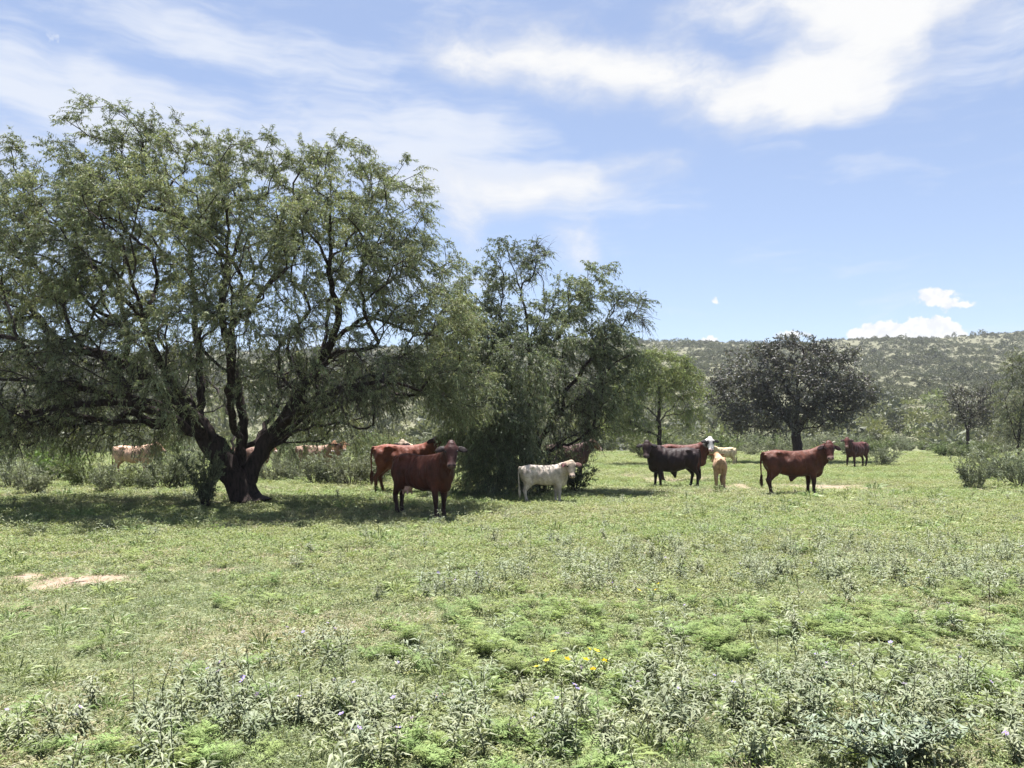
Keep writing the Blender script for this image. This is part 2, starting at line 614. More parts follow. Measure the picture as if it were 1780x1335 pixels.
def tubes(chains, sides_of, rough=0.0):
    """chains: list of (pts (k,3), radii (k,)) -> verts, quads"""
    Vs, Fs, off = [], [], 0
    for pts, rad in chains:
        k = len(pts)
        if k < 2:
            continue
        T = np.gradient(pts, axis=0)
        T = unit(T)
        ref = np.array([0, 0, 1.0]) if abs(T[:, 2]).mean() < 0.8 else np.array([1.0, 0.2, 0])
        A = unit(np.cross(T, ref)); B = np.cross(T, A)
        s = sides_of(rad.max())
        ang = np.arange(s) * 2 * math.pi / s
        rr = np.repeat(rad[:, None], s, 1)
        if rough and s >= 8:
            ridges = 0.10 * np.sin(3 * ang + 0.7) + 0.09 * np.sin(5 * ang + 2)
            rr = rr * (1 + ridges[None] + rng.normal(0, rough, rr.shape))
        V = pts[:, None] + rr[..., None] * (np.cos(ang)[None, :, None] * A[:, None] + np.sin(ang)[None, :, None] * B[:, None])
        i = np.arange(k * s).reshape(k, s) + off
        j = np.roll(i, -1, 1)
        Fs.append(np.stack([i[:-1], j[:-1], j[1:], i[1:]], -1).reshape(-1, 4))
        Vs.append(V.reshape(-1, 3)); off += k * s
    if not Vs:
        return np.zeros((0, 3)), np.zeros((0, 4), int)
    return np.concatenate(Vs), np.concatenate(Fs)


def resample(pts, step):
    pts = np.asarray(pts, float)
    seg = np.linalg.norm(np.diff(pts, axis=0), axis=1)
    s = np.concatenate([[0], np.cumsum(seg)])
    n = max(3, int(s[-1] / step) + 1)
    t = np.linspace(0, s[-1], n)
    out = np.stack([np.interp(t, s, pts[:, i]) for i in range(3)], 1)
    for _ in range(2):                       # soften corners
        out[1:-1] = 0.25 * out[:-2] + 0.5 * out[1:-1] + 0.25 * out[2:]
    return out


class Skel:
    """branch skeleton: hand-laid limbs, then every target point joined to the cheapest node"""
    def __init__(self, cap=150000):
        self.P = np.zeros((cap, 3)); self.D = np.zeros((cap, 3)); self.L = np.zeros(cap)
        self.par = np.full(cap, -1); self.n = 0

    def add(self, p, par):
        i = self.n
        self.P[i] = p; self.par[i] = par
        if par >= 0:
            d = p - self.P[par]; l = np.linalg.norm(d)
            self.D[i] = d / max(l, 1e-6); self.L[i] = self.L[par] + l
        else:
            self.D[i] = (0, 0, 1)
        self.n += 1
        return i

    def limb(self, pts, step=0.22, wob=0.03, root=False):
        pts = resample(pts, step)
        pts[1:-1] += rng.normal(0, wob, (len(pts) - 2, 3))
        if self.n and not root:
            p = int(np.argmin(np.linalg.norm(self.P[:self.n] - pts[0], axis=1)))
        else:
            p = self.add(pts[0], -1)
        for q in pts[1:]:
            p = self.add(q, p)

    def join(self, targets, bf=0.25, step=0.2, wob=0.035, sag=0.0):
        base = self.P[0]
        order = np.argsort(np.linalg.norm(targets - base, axis=1) + rng.uniform(0, 1.0, len(targets)))
        tips = np.zeros(len(targets), int)
        for o in order:
            t = targets[o]
            d = t - self.P[:self.n]
            dist = np.linalg.norm(d, axis=1) + 1e-6
            cosv = (d * self.D[:self.n]).sum(1) / dist
            cost = dist * (1.45 - 0.45 * cosv) + bf * self.L[:self.n]
            k = int(np.argmin(cost))
            ln = dist[k]
            m = max(2, int(ln / step))
            p0 = self.P[k]; p1 = p0 + self.D[k] * ln * 0.4 + np.array([0, 0, -sag * ln])
            u = np.linspace(0, 1, m + 1)[1:, None]
            path = (1 - u) ** 2 * p0 + 2 * u * (1 - u) * p1 + u * u * t
            if m > 1:
                path[:-1] += rng.normal(0, wob, (m - 1, 3)) * min(1.0, ln)
            q = k
            for pt in path:
                q = self.add(pt, q)
            tips[o] = q
        return tips

    def build(self, r_tip, expo, r_max):
        n = self.n
        cnt = np.zeros(n); has = np.zeros(n, bool)
        pr = self.par[:n]
        for i in range(n - 1, -1, -1):
            if not has[i]:
                cnt[i] = 1
            if pr[i] >= 0:
                cnt[pr[i]] += cnt[i]; has[pr[i]] = True
        rad = np.minimum(r_tip * cnt ** expo, r_max)
        kids = [[] for _ in range(n)]
        for i in range(n):
            if pr[i] >= 0:
                kids[pr[i]].append(i)
        chains = []
        stack = [(i, None) for i in range(n) if pr[i] < 0]
        while stack:
            s, p = stack.pop()
            idx = [] if p is None else [p]
            q = s
            while True:
                idx.append(q)
                ks = kids[q]
                if not ks:
                    break
                ks = sorted(ks, key=lambda c: -cnt[c])
                for c in ks[1:]:
                    stack.append((c, q))
                q = ks[0]
            rr = rad[idx].copy()
            if p is not None:
                rr[0] = rr[1] * 1.1
            chains.append((self.P[idx].copy(), rr))
        return chains, rad


def shoots(tips, outdir, per, length, droop, leaves, leaf_len, leaf_w, colf, hang=0.55, spread=0.8, upb=0.35):
    """leafy shoots on the given points. returns leaf mesh + twig ribbons"""
    n = len(tips)
    k = rng.poisson(per, n) if np.ndim(per) == 0 else rng.poisson(per)
    idx = np.repeat(np.arange(n), k)
    m = len(idx)
    O = tips[idx] + rng.normal(0, 0.06, (m, 3))
    D = unit(outdir[idx] * 0.7 + rand_unit(m) * spread + np.array([0, 0, upb]))
    Ln = length * rng.uniform(0.55, 1.35, m)
    dr = droop * rng.uniform(0.5, 1.5, m)
    nl = leaves
    s = (np.arange(nl)[None] + rng.uniform(0, 1, (m, nl))) / nl
    s = 0.08 + 0.92 * s
    Pp = O[:, None] + D[:, None] * (Ln[:, None] * s)[..., None]
    Pp[..., 2] -= (dr * Ln)[:, None] * s ** 2
    T = D[:, None] * np.ones((1, nl, 1)); T = T.copy(); T[..., 2] -= (2 * dr)[:, None] * s
    T = unit(T)
    LD = unit(T * 0.55 + rng.normal(0, 0.55, (m, nl, 3)) + np.array([0, 0, -hang]))
    P2, D2 = Pp.reshape(-1, 3), LD.reshape(-1, 3)
    q = len(P2)
    V, Fq = leaf_quads(P2, D2, leaf_len * rng.uniform(0.6, 1.3, q), leaf_w * rng.uniform(0.7, 1.3, q))
    base = colf(tips)[idx]                                   # colour per clump
    shoot = base * np.exp(rng.normal(0, 0.16, (m, 1)))
    c = np.repeat(shoot, nl, 0) * np.exp(rng.normal(0, 0.2, (q, 1))) * (1 + rng.normal(0, 0.05, (q, 3)))
    C = np.repeat(np.clip(c, 0.002, 1), 4, 0)
    # twig ribbons
    ss = np.array([0, 0.5, 1.0])
    TP = O[:, None] + D[:, None] * (Ln[:, None] * ss)[..., None]
    TP[..., 2] -= (dr * Ln)[:, None] * ss ** 2
    W = unit(np.cross(D, rand_unit(m)))[:, None] * np.array([0.0045, 0.0036, 0.0016])[None, :, None]
    A, B = TP + W, TP - W
    TV = np.stack([A, B], 2).reshape(-1, 3)
    b = np.arange(m)[:, None] * 6
    TF = np.concatenate([b + [[0, 1, 3, 2]], b + [[2, 3, 5, 4]]])
    return V, Fq, C, TV, TF


def fill_lobes(lobes, d0, n, shell=0.45):
    """lobes: (px,py,rx,ry, depth offset m, depth radius m, weight, leafiness) around distance d0"""
    lob = np.array(lobes, float)
    w = lob[:, 6] * lob[:, 2] * lob[:, 3]
    ch = rng.choice(len(lob), n, p=w / w.sum())
    L_ = lob[ch]
    d = rand_unit(n)
    rr = rng.uniform(shell ** 3, 1, n) ** (1 / 3)
    q = d * rr[:, None]
    px = L_[:, 0] + q[:, 0] * L_[:, 2]
    py = L_[:, 1] - q[:, 2] * L_[:, 3]
    dist = d0
    P = np.stack([(px - 890) / F * dist, d0 + L_[:, 4] + q[:, 1] * L_[:, 5], CAMH + (HOR - py) / F * dist], 1)
    return P, L_[:, 7], d


def make_tree(name, label, cat, group, d0, base_px, limbs, lobes, ntar, colf, leafmat, barkmat, twigmat, r_tip=0.008, expo=0.5, r_max=0.4,
              per=6, length=0.5, droop=0.55, leaves=16, leaf_len=0.1, leaf_w=0.02, bare=0, spread=0.8, upb=0.35, hang=0.55,
              bf=0.25, sag=0.05, min_z=0.6, step=0.2, wob=0.035):
    bx, by = (base_px - 890) / F * d0, d0
    bz = float(gh(bx, by))
    root = empty(name, (bx, by, bz))
    tag(root, label, cat, group)
    org = np.array([bx, by, bz])
    sk = Skel()
    for i, l in enumerate(limbs):
        pts = np.array([at(px, py, d0) + np.array([0, dy, 0]) for px, py, dy in l])
        pts[:, 2] = np.maximum(pts[:, 2], bz - 0.25)
        sk.limb(pts, root=(i == 0))
    T, leafy, od = fill_lobes(lobes, d0, ntar)
    keep = T[:, 2] > min_z
    T, leafy, od = T[keep], leafy[keep], od[keep]
    sk.join(T, bf=bf, sag=sag, step=step, wob=wob)
    chains, rad = sk.build(r_tip, expo, r_max)
    thick = [c for c in chains if c[1].max() > 0.045]
    thin = [c for c in chains if c[1].max() <= 0.045]
    # flare at the foot
    for pts, rr in thick:
        low = pts[:, 2] - bz
        rr *= 1 + 0.55 * np.clip(1 - low / 0.45, 0, 1.4) ** 1.5
    V, Fq = tubes(thick, lambda r: 20 if r > 0.15 else (9 if r > 0.07 else 6), 0.06)
    link('trunk', mesh_np('trunk', V - org, [Fq], barkmat, None, True), root)
    V, Fq = tubes(thin, lambda r: 5 if r > 0.025 else 3)
    cen = np.array([bx, d0, T[:, 2].mean()])
    out = unit(T - cen) * 0.6 + od * 0.4
    LV, LF, LC, TV, TF = shoots(T, unit(out), per * leafy, length, droop, leaves, leaf_len, leaf_w, colf, hang, spread, upb)
    if bare:
        bi = np.where(leafy < 0.6)[0]
        if len(bi):
            bi = rng.choice(bi, len(bi) * bare)
            _, _, _, TV2, TF2 = shoots(T[bi], unit(out[bi]), 1.6, length * 1.4, droop * 0.9, 2, 0.01, 0.004, colf, hang, 1.0, 0.0)
            c_ = (TV2[0::2] + TV2[1::2])[:, None] / 2
            TV2 = (c_ + (TV2.reshape(-1, 2, 3) - c_) * 1.6).reshape(-1, 3)
            TF = np.concatenate([TF, TF2 + len(TV)]); TV = np.concatenate([TV, TV2])
    V = np.concatenate([V, TV]); Fq = np.concatenate([Fq, TF + (len(V) - len(TV))])
    link('branches', mesh_np('branches', V - org, [Fq], twigmat), root)
    link('crown', mesh_np('crown', LV - org, [LF], leafmat, LC), root)
    return root


def mesq_col(c0, c1):
    c0, c1 = np.array(c0), np.array(c1)
    ph = rng.uniform(0, 6, 6)

    def f(T):
        n = (np.sin(T[:, 0] * 1.9 + ph[0]) + np.sin(T[:, 1] * 2.3 + ph[1]) + np.sin(T[:, 2] * 2.1 + ph[2]) + rng.normal(0, 0.9, len(T))) / 5 + 0.5
        n = np.clip(n, 0, 1)[:, None]
        return c0 * (1 - n) + c1 * n
    return f


# ------------------------------------------------------------------ trees
D1 = 19.3
make_tree('mesquite_tree', 'huge spreading mesquite tree with forked dark trunk, shading the left of the meadow', 'tree', 'mesquite trees', D1, 425,
    limbs=[
        [(430, 886, 0), (416, 850, 0), (398, 812, 0), (374, 772, 0), (340, 735, 0), (305, 695, -.1), (262, 655, -.2), (205, 622, -.4), (120, 600, -.6), (30, 590, -.8)],
        [(428, 884, .15), (421, 845, .2), (415, 805, .25), (414, 765, .3), (412, 725, .4), (402, 670, .5), (385, 610, .6), (368, 545, .6), (372, 480, .7), (395, 400, .8), (400, 320, .8)],
        [(422, 845, .2), (436, 808, .25), (452, 775, .3), (476, 740, .3), (508, 700, .3), (540, 640, .3), (575, 590, .2), (620, 560, 0), (680, 540, -.2)],
        [(345, 740, 0), (335, 680, .5), (320, 610, .9), (303, 540, 1.2), (296, 470, 1.4), (280, 380, 1.5), (240, 290, 1.5)],
        [(385, 610, .6), (400, 560, 0), (440, 512, -.5), (470, 470, -.8), (520, 420, -1.1), (560, 370, -1.2)],
        [(505, 705, .3), (525, 650, 1), (545, 570, 1.5), (540, 500, 1.8), (565, 440, 2.0), (600, 360, 2.1)],
        [(320, 715, 0), (250, 690, -1), (180, 675, -1.8), (90, 670, -2.4), (0, 690, -2.8)],
        [(474, 750, .3), (530, 715, -.5), (600, 685, -1.2), (670, 670, -1.6), (740, 680, -1.8)],
        [(372, 775, 0), (350, 700, -1), (330, 620, -2), (320, 540, -2.6), (310, 460, -2.8)],
        [(405, 670, .5), (440, 620, -1), (480, 570, -2), (520, 530, -2.6)],
        [(340, 735, 0), (300, 690, 1.2), (230, 640, 2.2), (150, 580, 2.8), (90, 520, 3)],
        [(540, 640, .3), (600, 610, 1.2), (660, 560, 1.8), (720, 500, 2)],
        [(425, 800, .2), (415, 740, -.5), (425, 680, -1.0), (440, 610, -1.5), (450, 540, -1.8)],
        [(400, 815, 0), (385, 750, .8), (350, 690, 1.6), (290, 640, 2.2), (220, 600, 2.6)],
        [(440, 800, .3), (485, 755, .9), (550, 710, 1.5), (620, 670, 1.9), (690, 650, 2.1)],
        [(372, 775, 0), (320, 725, -.6), (240, 700, -1.2), (150, 715, -1.6)],
        [(460, 775, .3), (510, 745, .2), (570, 735, 0), (640, 745, -.2)],
        [(428, 780, .3), (440, 720, 1.6), (450, 640, 2.6), (460, 540, 3.2)],
    ],
    lobes=[
        (215, 285, 90, 92, 0, 2.0, 1, 1.1), (110, 345, 100, 105, .3, 2.4, 1, 1.1), (320, 300, 90, 82, 0, 2.2, 1, 1.1),
        (455, 330, 100, 88, .2, 2.2, 1, 1.1), (585, 335, 95, 90, 0, 2.2, 1, 1.1), (685, 380, 85, 95, 0, 2.2, 1, 1.1), (545, 268, 30, 36, 0, .8, 1, 1),
        (20, 440, 110, 125, 0, 2.6, 1, 1.1), (-90, 500, 110, 150, 0, 2.6, 1, 1.1), (165, 450, 120, 95, -2.0, 1.6, 1, 1.1),
        (320, 430, 120, 90, -2.4, 1.6, 1, 1.1), (470, 440, 110, 80, -2.0, 1.5, 1, 1.05), (610, 460, 110, 90, -1.6, 1.6, 1, 1.05),
        (715, 500, 90, 95, -.6, 1.8, 1, 1.1), (760, 600, 85, 105, -.4, 1.6, 1, 1.1), (805, 670, 70, 60, -.8, 1.2, 1, 1.0),
        (300, 400, 150, 90, 2.4, 1.5, .5, 1), (520, 420, 150, 90, 2.4, 1.5, .5, 1), (120, 470, 130, 90, 2.4, 1.4, .5, 1),
        (60, 570, 130, 70, -1.2, 2.0, .9, .8), (-110, 640, 120, 90, -.6, 2.2, .9, .8),
        (90, 665, 160, 70, -1.6, 2.2, 2.0, .3), (60, 640, 150, 70, 1.4, 1.6, 1.4, .4), (230, 650, 110, 60, 1.8, 1.4, 1.4, .4), (250, 640, 110, 60, -2.2, 1.2, 1.3, .4), (380, 625, 60, 60, -2.9, .8, .7, .9), (470, 590, 70, 55, -2.6, .9, .5, .8),
        (600, 640, 110, 65, -1.5, 1.8, 2.0, .30), (600, 650, 130, 60, 1.6, 1.4, 1.6, .45), (690, 660, 75, 45, -1.4, 1.4, 1.5, .5), (450, 650, 90, 60, 2.2, 1.0, 1.0, .5), (560, 560, 90, 55, .5, 1.8, .5, .35), (370, 700, 45, 35, -2.6, .6, .6, 1.0), (480, 690, 60, 40, -2.2, .6, .6, .8),
        (300, 560, 120, 60, .5, 1.8, .9, .5), (400, 530, 90, 60, -1.6, 1.4, .9, .75), (520, 560, 80, 60, -1.8, 1.2, .9, .7), (250, 560, 90, 55, -2.2, 1.2, .8, .75), (450, 620, 100, 50, .8, 1.6, .7, .5), (20, 740, 120, 45, -1.2, 1.8, 1.8, .32), (150, 720, 120, 36, -1.0, 1.8, 1.8, .25), (620, 705, 80, 25, -1.0, 1.4, 1.2, .35), (265, 755, 45, 38, .8, .9, 1.0, .9), (60, 760, 110, 30, .6, 1.4, 1.4, .5), (510, 745, 45, 30, 1.2, .8, .8, .8), (575, 750, 60, 26, 1.4, .8, .8, .7), (545, 715, 85, 28, -.2, 1.4, 1.0, .3), (240, 735, 90, 30, .2, 1.6, 1.2, .35), (100, 745, 110, 30, 1.4, 1.4, 1.0, .5),
        (510, 770, 45, 25, .8, .8, .5, .9)],
    ntar=3500, colf=mesq_col((0.125, 0.143, 0.094), (0.25, 0.268, 0.16)), leafmat=M_LEAF, barkmat=M_BARK, twigmat=M_TWIG,
    r_tip=0.0082, expo=0.505, r_max=0.40, per=8.2, length=0.40, droop=0.5, leaves=23, leaf_len=0.09, leaf_w=0.0185, bare=2, hang=0.6)

D2 = 23.5
make_tree('mesquite_tree', 'mid sized feathery mesquite tree behind the white calf, foliage drooping to the ground', 'tree', 'mesquite trees', D2, 915,
    limbs=[
        [(915, 850, 0), (912, 800, 0), (915, 760, 0), (918, 700, 0), (922, 640, 0), (918, 560, .1), (905, 500, .2), (885, 440, .2)],
        [(935, 850, .1), (935, 780, .1), (930, 700, .1), (940, 620, .2), (985, 560, .2), (1020, 510, .2), (1045, 480, .3)],
        [(925, 730, 0), (985, 710, -.3), (1040, 670, -.6), (1090, 650, -.8)],
        [(922, 640, 0), (960, 590, .5), (1040, 570, .5), (1100, 545, .5)],
        [(915, 745, 0), (860, 690, -.6), (800, 650, -1.0), (760, 620, -1.2)],
        [(930, 700, .1), (945, 600, 1), (950, 520, 1.2), (945, 440, 1.2)],
        [(915, 770, 0), (900, 730, -1), (860, 720, -1.7), (830, 740, -2.1)],
        [(935, 790, .1), (975, 775, -.4), (1010, 760, -.6), (1040, 740, -.6)]],
    lobes=[
        (880, 465, 34, 52, 0, .8, 1, .6), (930, 450, 22, 45, .4, .7, 1, .5), (1035, 500, 40, 40, 0, .9, 1, .8), (985, 520, 45, 38, .2, .9, 1, .7),
        (1095, 535, 40, 26, 0, .7, 1, .45), (830, 510, 42, 52, 0, 1.0, 1, .7), (900, 570, 75, 55, -.4, 1.4, 1.1, .8), (990, 590, 88, 46, 0, 1.4, 1.1, .85),
        (1060, 605, 58, 40, -.2, 1.2, 1.1, .75), (830, 610, 75, 68, -.6, 1.6, 1.1, .95), (905, 645, 50, 42, -2.4, .9, 1.2, 1.15), (790, 640, 48, 75, -.8, 1.3, 1.0, 1.0),
        (860, 720, 80, 65, -2.2, 1.3, 1.4, 1.1), (840, 760, 52, 60, -2.0, 1.2, 1.1, 1.1), (880, 800, 60, 48, -1.7, .8, 1.3, 1.1), (785, 670, 45, 45, -1.0, 1.0, 1, .9),
        (1000, 665, 75, 45, -.4, 1.3, 1.1, .4), (1060, 680, 48, 48, -.4, 1.1, 1.0, .75), (985, 735, 55, 40, -.4, 1.0, 1.2, .22), (1030, 725, 40, 28, -.4, .9, .9, .45),
        (960, 790, 50, 30, .2, .9, 1.0, .35), (850, 815, 50, 32, -1.2, .8, 1.1, 1.1)],
    ntar=1500, colf=mesq_col((0.11, 0.13, 0.088), (0.215, 0.24, 0.15)), leafmat=M_LEAF, barkmat=M_BARK, twigmat=M_TWIG,
    r_tip=0.0075, expo=0.47, r_max=0.22, per=8.6, length=0.42, droop=0.6, leaves=18, leaf_len=0.10, leaf_w=0.023, bare=3, min_z=0.12, hang=0.7)

make_tree('mesquite_tree', 'small rounded mesquite tree between the feathery mesquite and the dark tree', 'tree', 'mesquite trees', 42.0, 1146,
    limbs=[
        [(1146, 815, 0), (1147, 770, 0), (1144, 730, 0), (1148, 690, 0), (1140, 650, .2)],
        [(1146, 735, 0), (1165, 710, .2), (1190, 700, .2), (1205, 705, .2)],
        [(1146, 730, 0), (1120, 705, -.2), (1095, 700, -.4), (1080, 715, -.4)],
        [(1147, 700, 0), (1170, 660, .4), (1180, 640, .5)]],
    lobes=[(1150, 640, 52, 32, 0, 1.3, 1.4, 1.15), (1110, 655, 40, 35, 0, 1.2, 1, 1.1), (1185, 665, 32, 35, 0, 1.1, 1, 1.1), (1090, 700, 30, 35, -.2, 1, 1, .9),
           (1195, 715, 24, 30, 0, .8, 1, .9), (1140, 670, 50, 30, -.8, .9, 1, 1.05), (1070, 730, 30, 30, 0, 1.0, .9, .8), (1110, 740, 35, 22, -.3, .8, .7, .6)],
    ntar=420, colf=mesq_col((0.125, 0.15, 0.068), (0.24, 0.27, 0.12)), leafmat=M_LEAF, barkmat=M_BARK, twigmat=M_TWIG,
    r_tip=0.009, expo=0.47, r_max=0.17, per=6.5, length=0.6, droop=0.7, leaves=12, leaf_len=0.17, leaf_w=0.034, bare=2, min_z=0.5)

make_tree('dark_leaved_tree', 'broad dark leaved tree with short thick trunk behind the horned red cow', 'tree', None, 45.0, 1386,
    limbs=[
        [(1388, 815, 0), (1387, 780, 0), (1384, 755, 0), (1375, 738, 0), (1350, 715, 0), (1320, 690, 0), (1290, 670, 0)],
        [(1386, 755, 0), (1395, 735, 0), (1410, 700, .2), (1440, 670, .3), (1480, 650, .3)],
        [(1384, 750, 0), (1382, 710, -.4), (1380, 660, -.6), (1390, 620, -.6)],
        [(1375, 738, 0), (1345, 690, .6), (1330, 650, 1), (1330, 620, 1)],
        [(1395, 735, 0), (1420, 690, -1), (1450, 700, -1.6)],
        [(1350, 715, 0), (1310, 710, -1), (1280, 715, -1.4)]],
    lobes=[(1380, 625, 60, 38, 0, 1.8, 1.2, 1), (1320, 640, 58, 42, 0, 1.8, 1.1, 1), (1440, 640, 52, 42, 0, 1.8, 1.1, 1), (1285, 685, 48, 48, 0, 1.8, 1.1, 1),
           (1475, 685, 42, 32, 0, 1.6, 1, .9), (1360, 680, 75, 45, -1.4, 1.2, 1.3, 1), (1430, 695, 60, 42, -1.2, 1.2, 1.2, 1), (1310, 720, 60, 28, -.6, 1.5, 1.2, 1),
           (1400, 600, 40, 20, 0, .9, .9, .75), (1500, 690, 22, 22, 0, .7, .7, .7), (1270, 738, 30, 14, 0, 1, .7, .9), (1440, 735, 40, 16, -.3, 1.1, .8, .9), (1350, 740, 45, 14, -.8, 1.1, .8, .9), (1250, 660, 20, 20, 0, .7, .6, .7)],
    ntar=850, colf=mesq_col((0.074, 0.073, 0.07), (0.15, 0.146, 0.136)), leafmat=M_DARKLEAF, barkmat=M_BARK2, twigmat=M_TWIG,
    r_tip=0.012, expo=0.5, r_max=0.40, per=5.2, length=0.5, droop=0.25, leaves=9, leaf_len=0.17, leaf_w=0.075, bare=0, min_z=1.2, spread=1.1, hang=0.15)

make_tree('dark_leaved_sapling', 'small thin dark tree leaning on a slender trunk at the right', 'tree', None, 56.0, 1680,
    limbs=[
        [(1678, 800, 0), (1680, 780, 0), (1684, 750, 0), (1688, 720, 0), (1690, 690, 0)],
        [(1684, 750, 0), (1672, 720, 0), (1660, 695, 0), (1652, 680, 0)],
        [(1686, 745, 0), (1705, 725, .2), (1720, 705, .3)]],
    lobes=[(1690, 700, 34, 30, 0, 1.2, 1.2, 1), (1668, 690, 22, 22, 0, .9, 1, .8), (1712, 690, 20, 24, 0, .9, 1, .9), (1700, 728, 26, 16, 0, .9, 1, 1), (1678, 725, 20, 20, 0, .8, 1, .9)],
    ntar=170, colf=mesq_col((0.07, 0.068, 0.064), (0.12, 0.115, 0.1)), leafmat=M_DARKLEAF, barkmat=M_BARK2, twigmat=M_TWIG,
    r_tip=0.013, expo=0.45, r_max=0.17, per=4.2, length=0.5, droop=0.2, leaves=8, leaf_len=0.17, leaf_w=0.06, min_z=1.0, spread=1.0, hang=0.1)

make_tree('mesquite_tree', 'loose mesquite tree cut off by the right edge of the view', 'tree', 'mesquite trees', 50.0, 1775,
    limbs=[
        [(1772, 812, 0), (1770, 770, 0), (1775, 720, 0), (1785, 670, 0), (1795, 630, 0)],
        [(1770, 770, 0), (1755, 730, 0), (1748, 700, 0)],
        [(1775, 720, 0), (1800, 690, 0), (1830, 680, 0)]],
    lobes=[(1780, 640, 28, 34, 0, 1.4, 1, 1), (1765, 690, 30, 40, 0, 1.4, 1.1, 1), (1755, 745, 26, 30, 0, 1.2, 1, .9), (1815, 670, 40, 45, 0, 1.5, 1, 1), (1790, 730, 40, 40, 0, 1.4, 1, 1)],
    ntar=300, colf=mesq_col((0.10, 0.11, 0.075), (0.18, 0.19, 0.12)), leafmat=M_LEAF, barkmat=M_BARK, twigmat=M_TWIG,
    r_tip=0.009, expo=0.47, r_max=0.2, per=5.5, length=0.6, droop=0.6, leaves=12, leaf_len=0.18, leaf_w=0.034, bare=1, min_z=0.5)

# ------------------------------------------------------------------ shrubs
def shrub_mesh(nst, h, spread, leaves, ll, lw, c0, c1, seed, twist=0.15):
    """upright broom-like shrub: returns stem mesh, leaf mesh"""
    st = []
    LP, LD, LC = [], [], []
    c0, c1 = np.array(c0), np.array(c1)
    for i in range(nst):
        a = rng.uniform(0, 6.283)
        lean = spread * math.sqrt(rng.uniform(0.02, 1))
        d = np.array([math.cos(a) * lean, math.sin(a) * lean, 1.0])
        L_ = h * rng.uniform(0.6, 1.08) * (1 - 0.12 * lean)
        b0 = np.array([math.cos(a), math.sin(a), 0]) * rng.uniform(0, 0.18) * h * spread
        t = np.linspace(0, 1, 6)
        bend = rng.normal(0, twist, 3); bend[2] = -abs(bend[2]) * 0.6
        pts = b0 + np.outer(t, unit(d)) * L_ + np.outer(t ** 2, bend) * L_
        st.append((pts, np.linspace(0.010, 0.003, 6)))
        cc = c0 + (c1 - c0) * rng.uniform(0, 1)
        nb = 7
        for j in range(nb):                       # side twigs
            s = rng.uniform(0.22, 1.0)
            p = np.array([np.interp(s, t, pts[:, q]) for q in range(3)])
            td = unit(unit(d) * 0.7 + rand_unit(1)[0] * 0.8)
            tl = L_ * 0.22 * rng.uniform(0.6, 1.3)
            k = leaves // nb
            u = rng.uniform(0.0, 1, k)
            LP.append(p + np.outer(u, td) * tl)
            LD.append(unit(td * 0.8 + rng.normal(0, 0.6, (k, 3)) + np.array([0, 0, 0.25])))
            LC.append(np.tile(cc * math.exp(rng.normal(0, 0.18)), (k, 1)))
    SV, SF = tubes(st, lambda r: 3)
    LP, LD, LC = map(np.concatenate, (LP, LD, LC))
    n = len(LP)
    V, Fq = leaf_quads(LP, LD, ll * rng.uniform(0.6, 1.4, n), lw * rng.uniform(0.7, 1.3, n))
    C = np.repeat(LC * np.exp(rng.normal(0, 0.2, (n, 1))), 4, 0)
    return mesh_np('shrub_stems', SV, [SF], M_TWIG), mesh_np('shrub_foliage', V, [Fq], M_SHRUB, C)


GREY0, GREY1 = (0.135, 0.15, 0.105), (0.225, 0.24, 0.17)
SH_GREY = [shrub_mesh(34, 1.5, 0.8, 182, 0.08, 0.022, GREY0, GREY1, s) for s in range(4)]
SH_GREEN = [shrub_mesh(34, 1.5, 0.75, 182, 0.085, 0.025, (0.105, 0.13, 0.062), (0.18, 0.21, 0.095), s) for s in range(3)]
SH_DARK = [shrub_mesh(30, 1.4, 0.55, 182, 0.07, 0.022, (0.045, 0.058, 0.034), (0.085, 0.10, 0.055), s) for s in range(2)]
SH_BRIGHT = [shrub_mesh(24, 1.4, 0.8, 112, 0.09, 0.035, (0.10, 0.15, 0.045), (0.16, 0.22, 0.07), s) for s in range(1)]


SH_MID = shrub_mesh(40, 1.45, 0.5, 210, 0.07, 0.022, (0.085, 0.10, 0.066), (0.14, 0.155, 0.10), 0)


def place_shrub(pair, x, y, s, rz, label, group, name='shrub', sz=1.0):
    r = empty(name, (x, y, float(gh(x, y)) - 0.03), rz)
    r.scale = (s, s, s * sz)
    tag(r, label, 'shrub', group)
    link('stem', pair[0], r)
    link('foliage', pair[1], r)
    return r


def shrub_px(kind, px, py, hpx, label, group=None, name='shrub', wide=1.0, i=0):
    x, y = gpos(px, py)
    h = hpx / F * y * 1.15
    pair = kind[i % len(kind)]
    r = place_shrub(pair, x, y, h / 1.5, rng.uniform(0, 6.28), label, group, name)
    r.scale = (h / 1.5 * wide, h / 1.5 * wide, h / 1.5)
    return r


shrub_px([SH_MID], 357, 885, 104, 'upright dark green bush standing against the left side of the big forked trunk', wide=0.62)
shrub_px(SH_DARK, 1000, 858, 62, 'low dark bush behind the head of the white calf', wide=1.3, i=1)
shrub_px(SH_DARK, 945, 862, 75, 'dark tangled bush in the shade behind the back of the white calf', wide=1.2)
shrub_px(SH_GREY, 1535, 811, 36, 'low round grey green bush just right of the farthest dark red cow', wide=1.2)
shrub_px(SH_GREY, 1695, 852, 66, 'pale wispy grey bush standing foremost at the right edge of the meadow', wide=0.85, i=1)
shrub_px(SH_GREY, 1768, 850, 70, 'grey bush at the right edge beside the pale wispy bush', wide=1.0, i=2)
shrub_px(SH_GREY, 1742, 836, 62, 'grey green bush behind the two foremost bushes on the right edge', wide=1.2, i=3)
shrub_px(SH_GREEN, 1640, 796, 26, 'small low green bush below the thin leaning tree', wide=1.5)
shrub_px(SH_BRIGHT, 95, 838, 66, 'bright green bush under the left branches of the big tree', wide=1.2)
g = 'shrubs under the big tree'
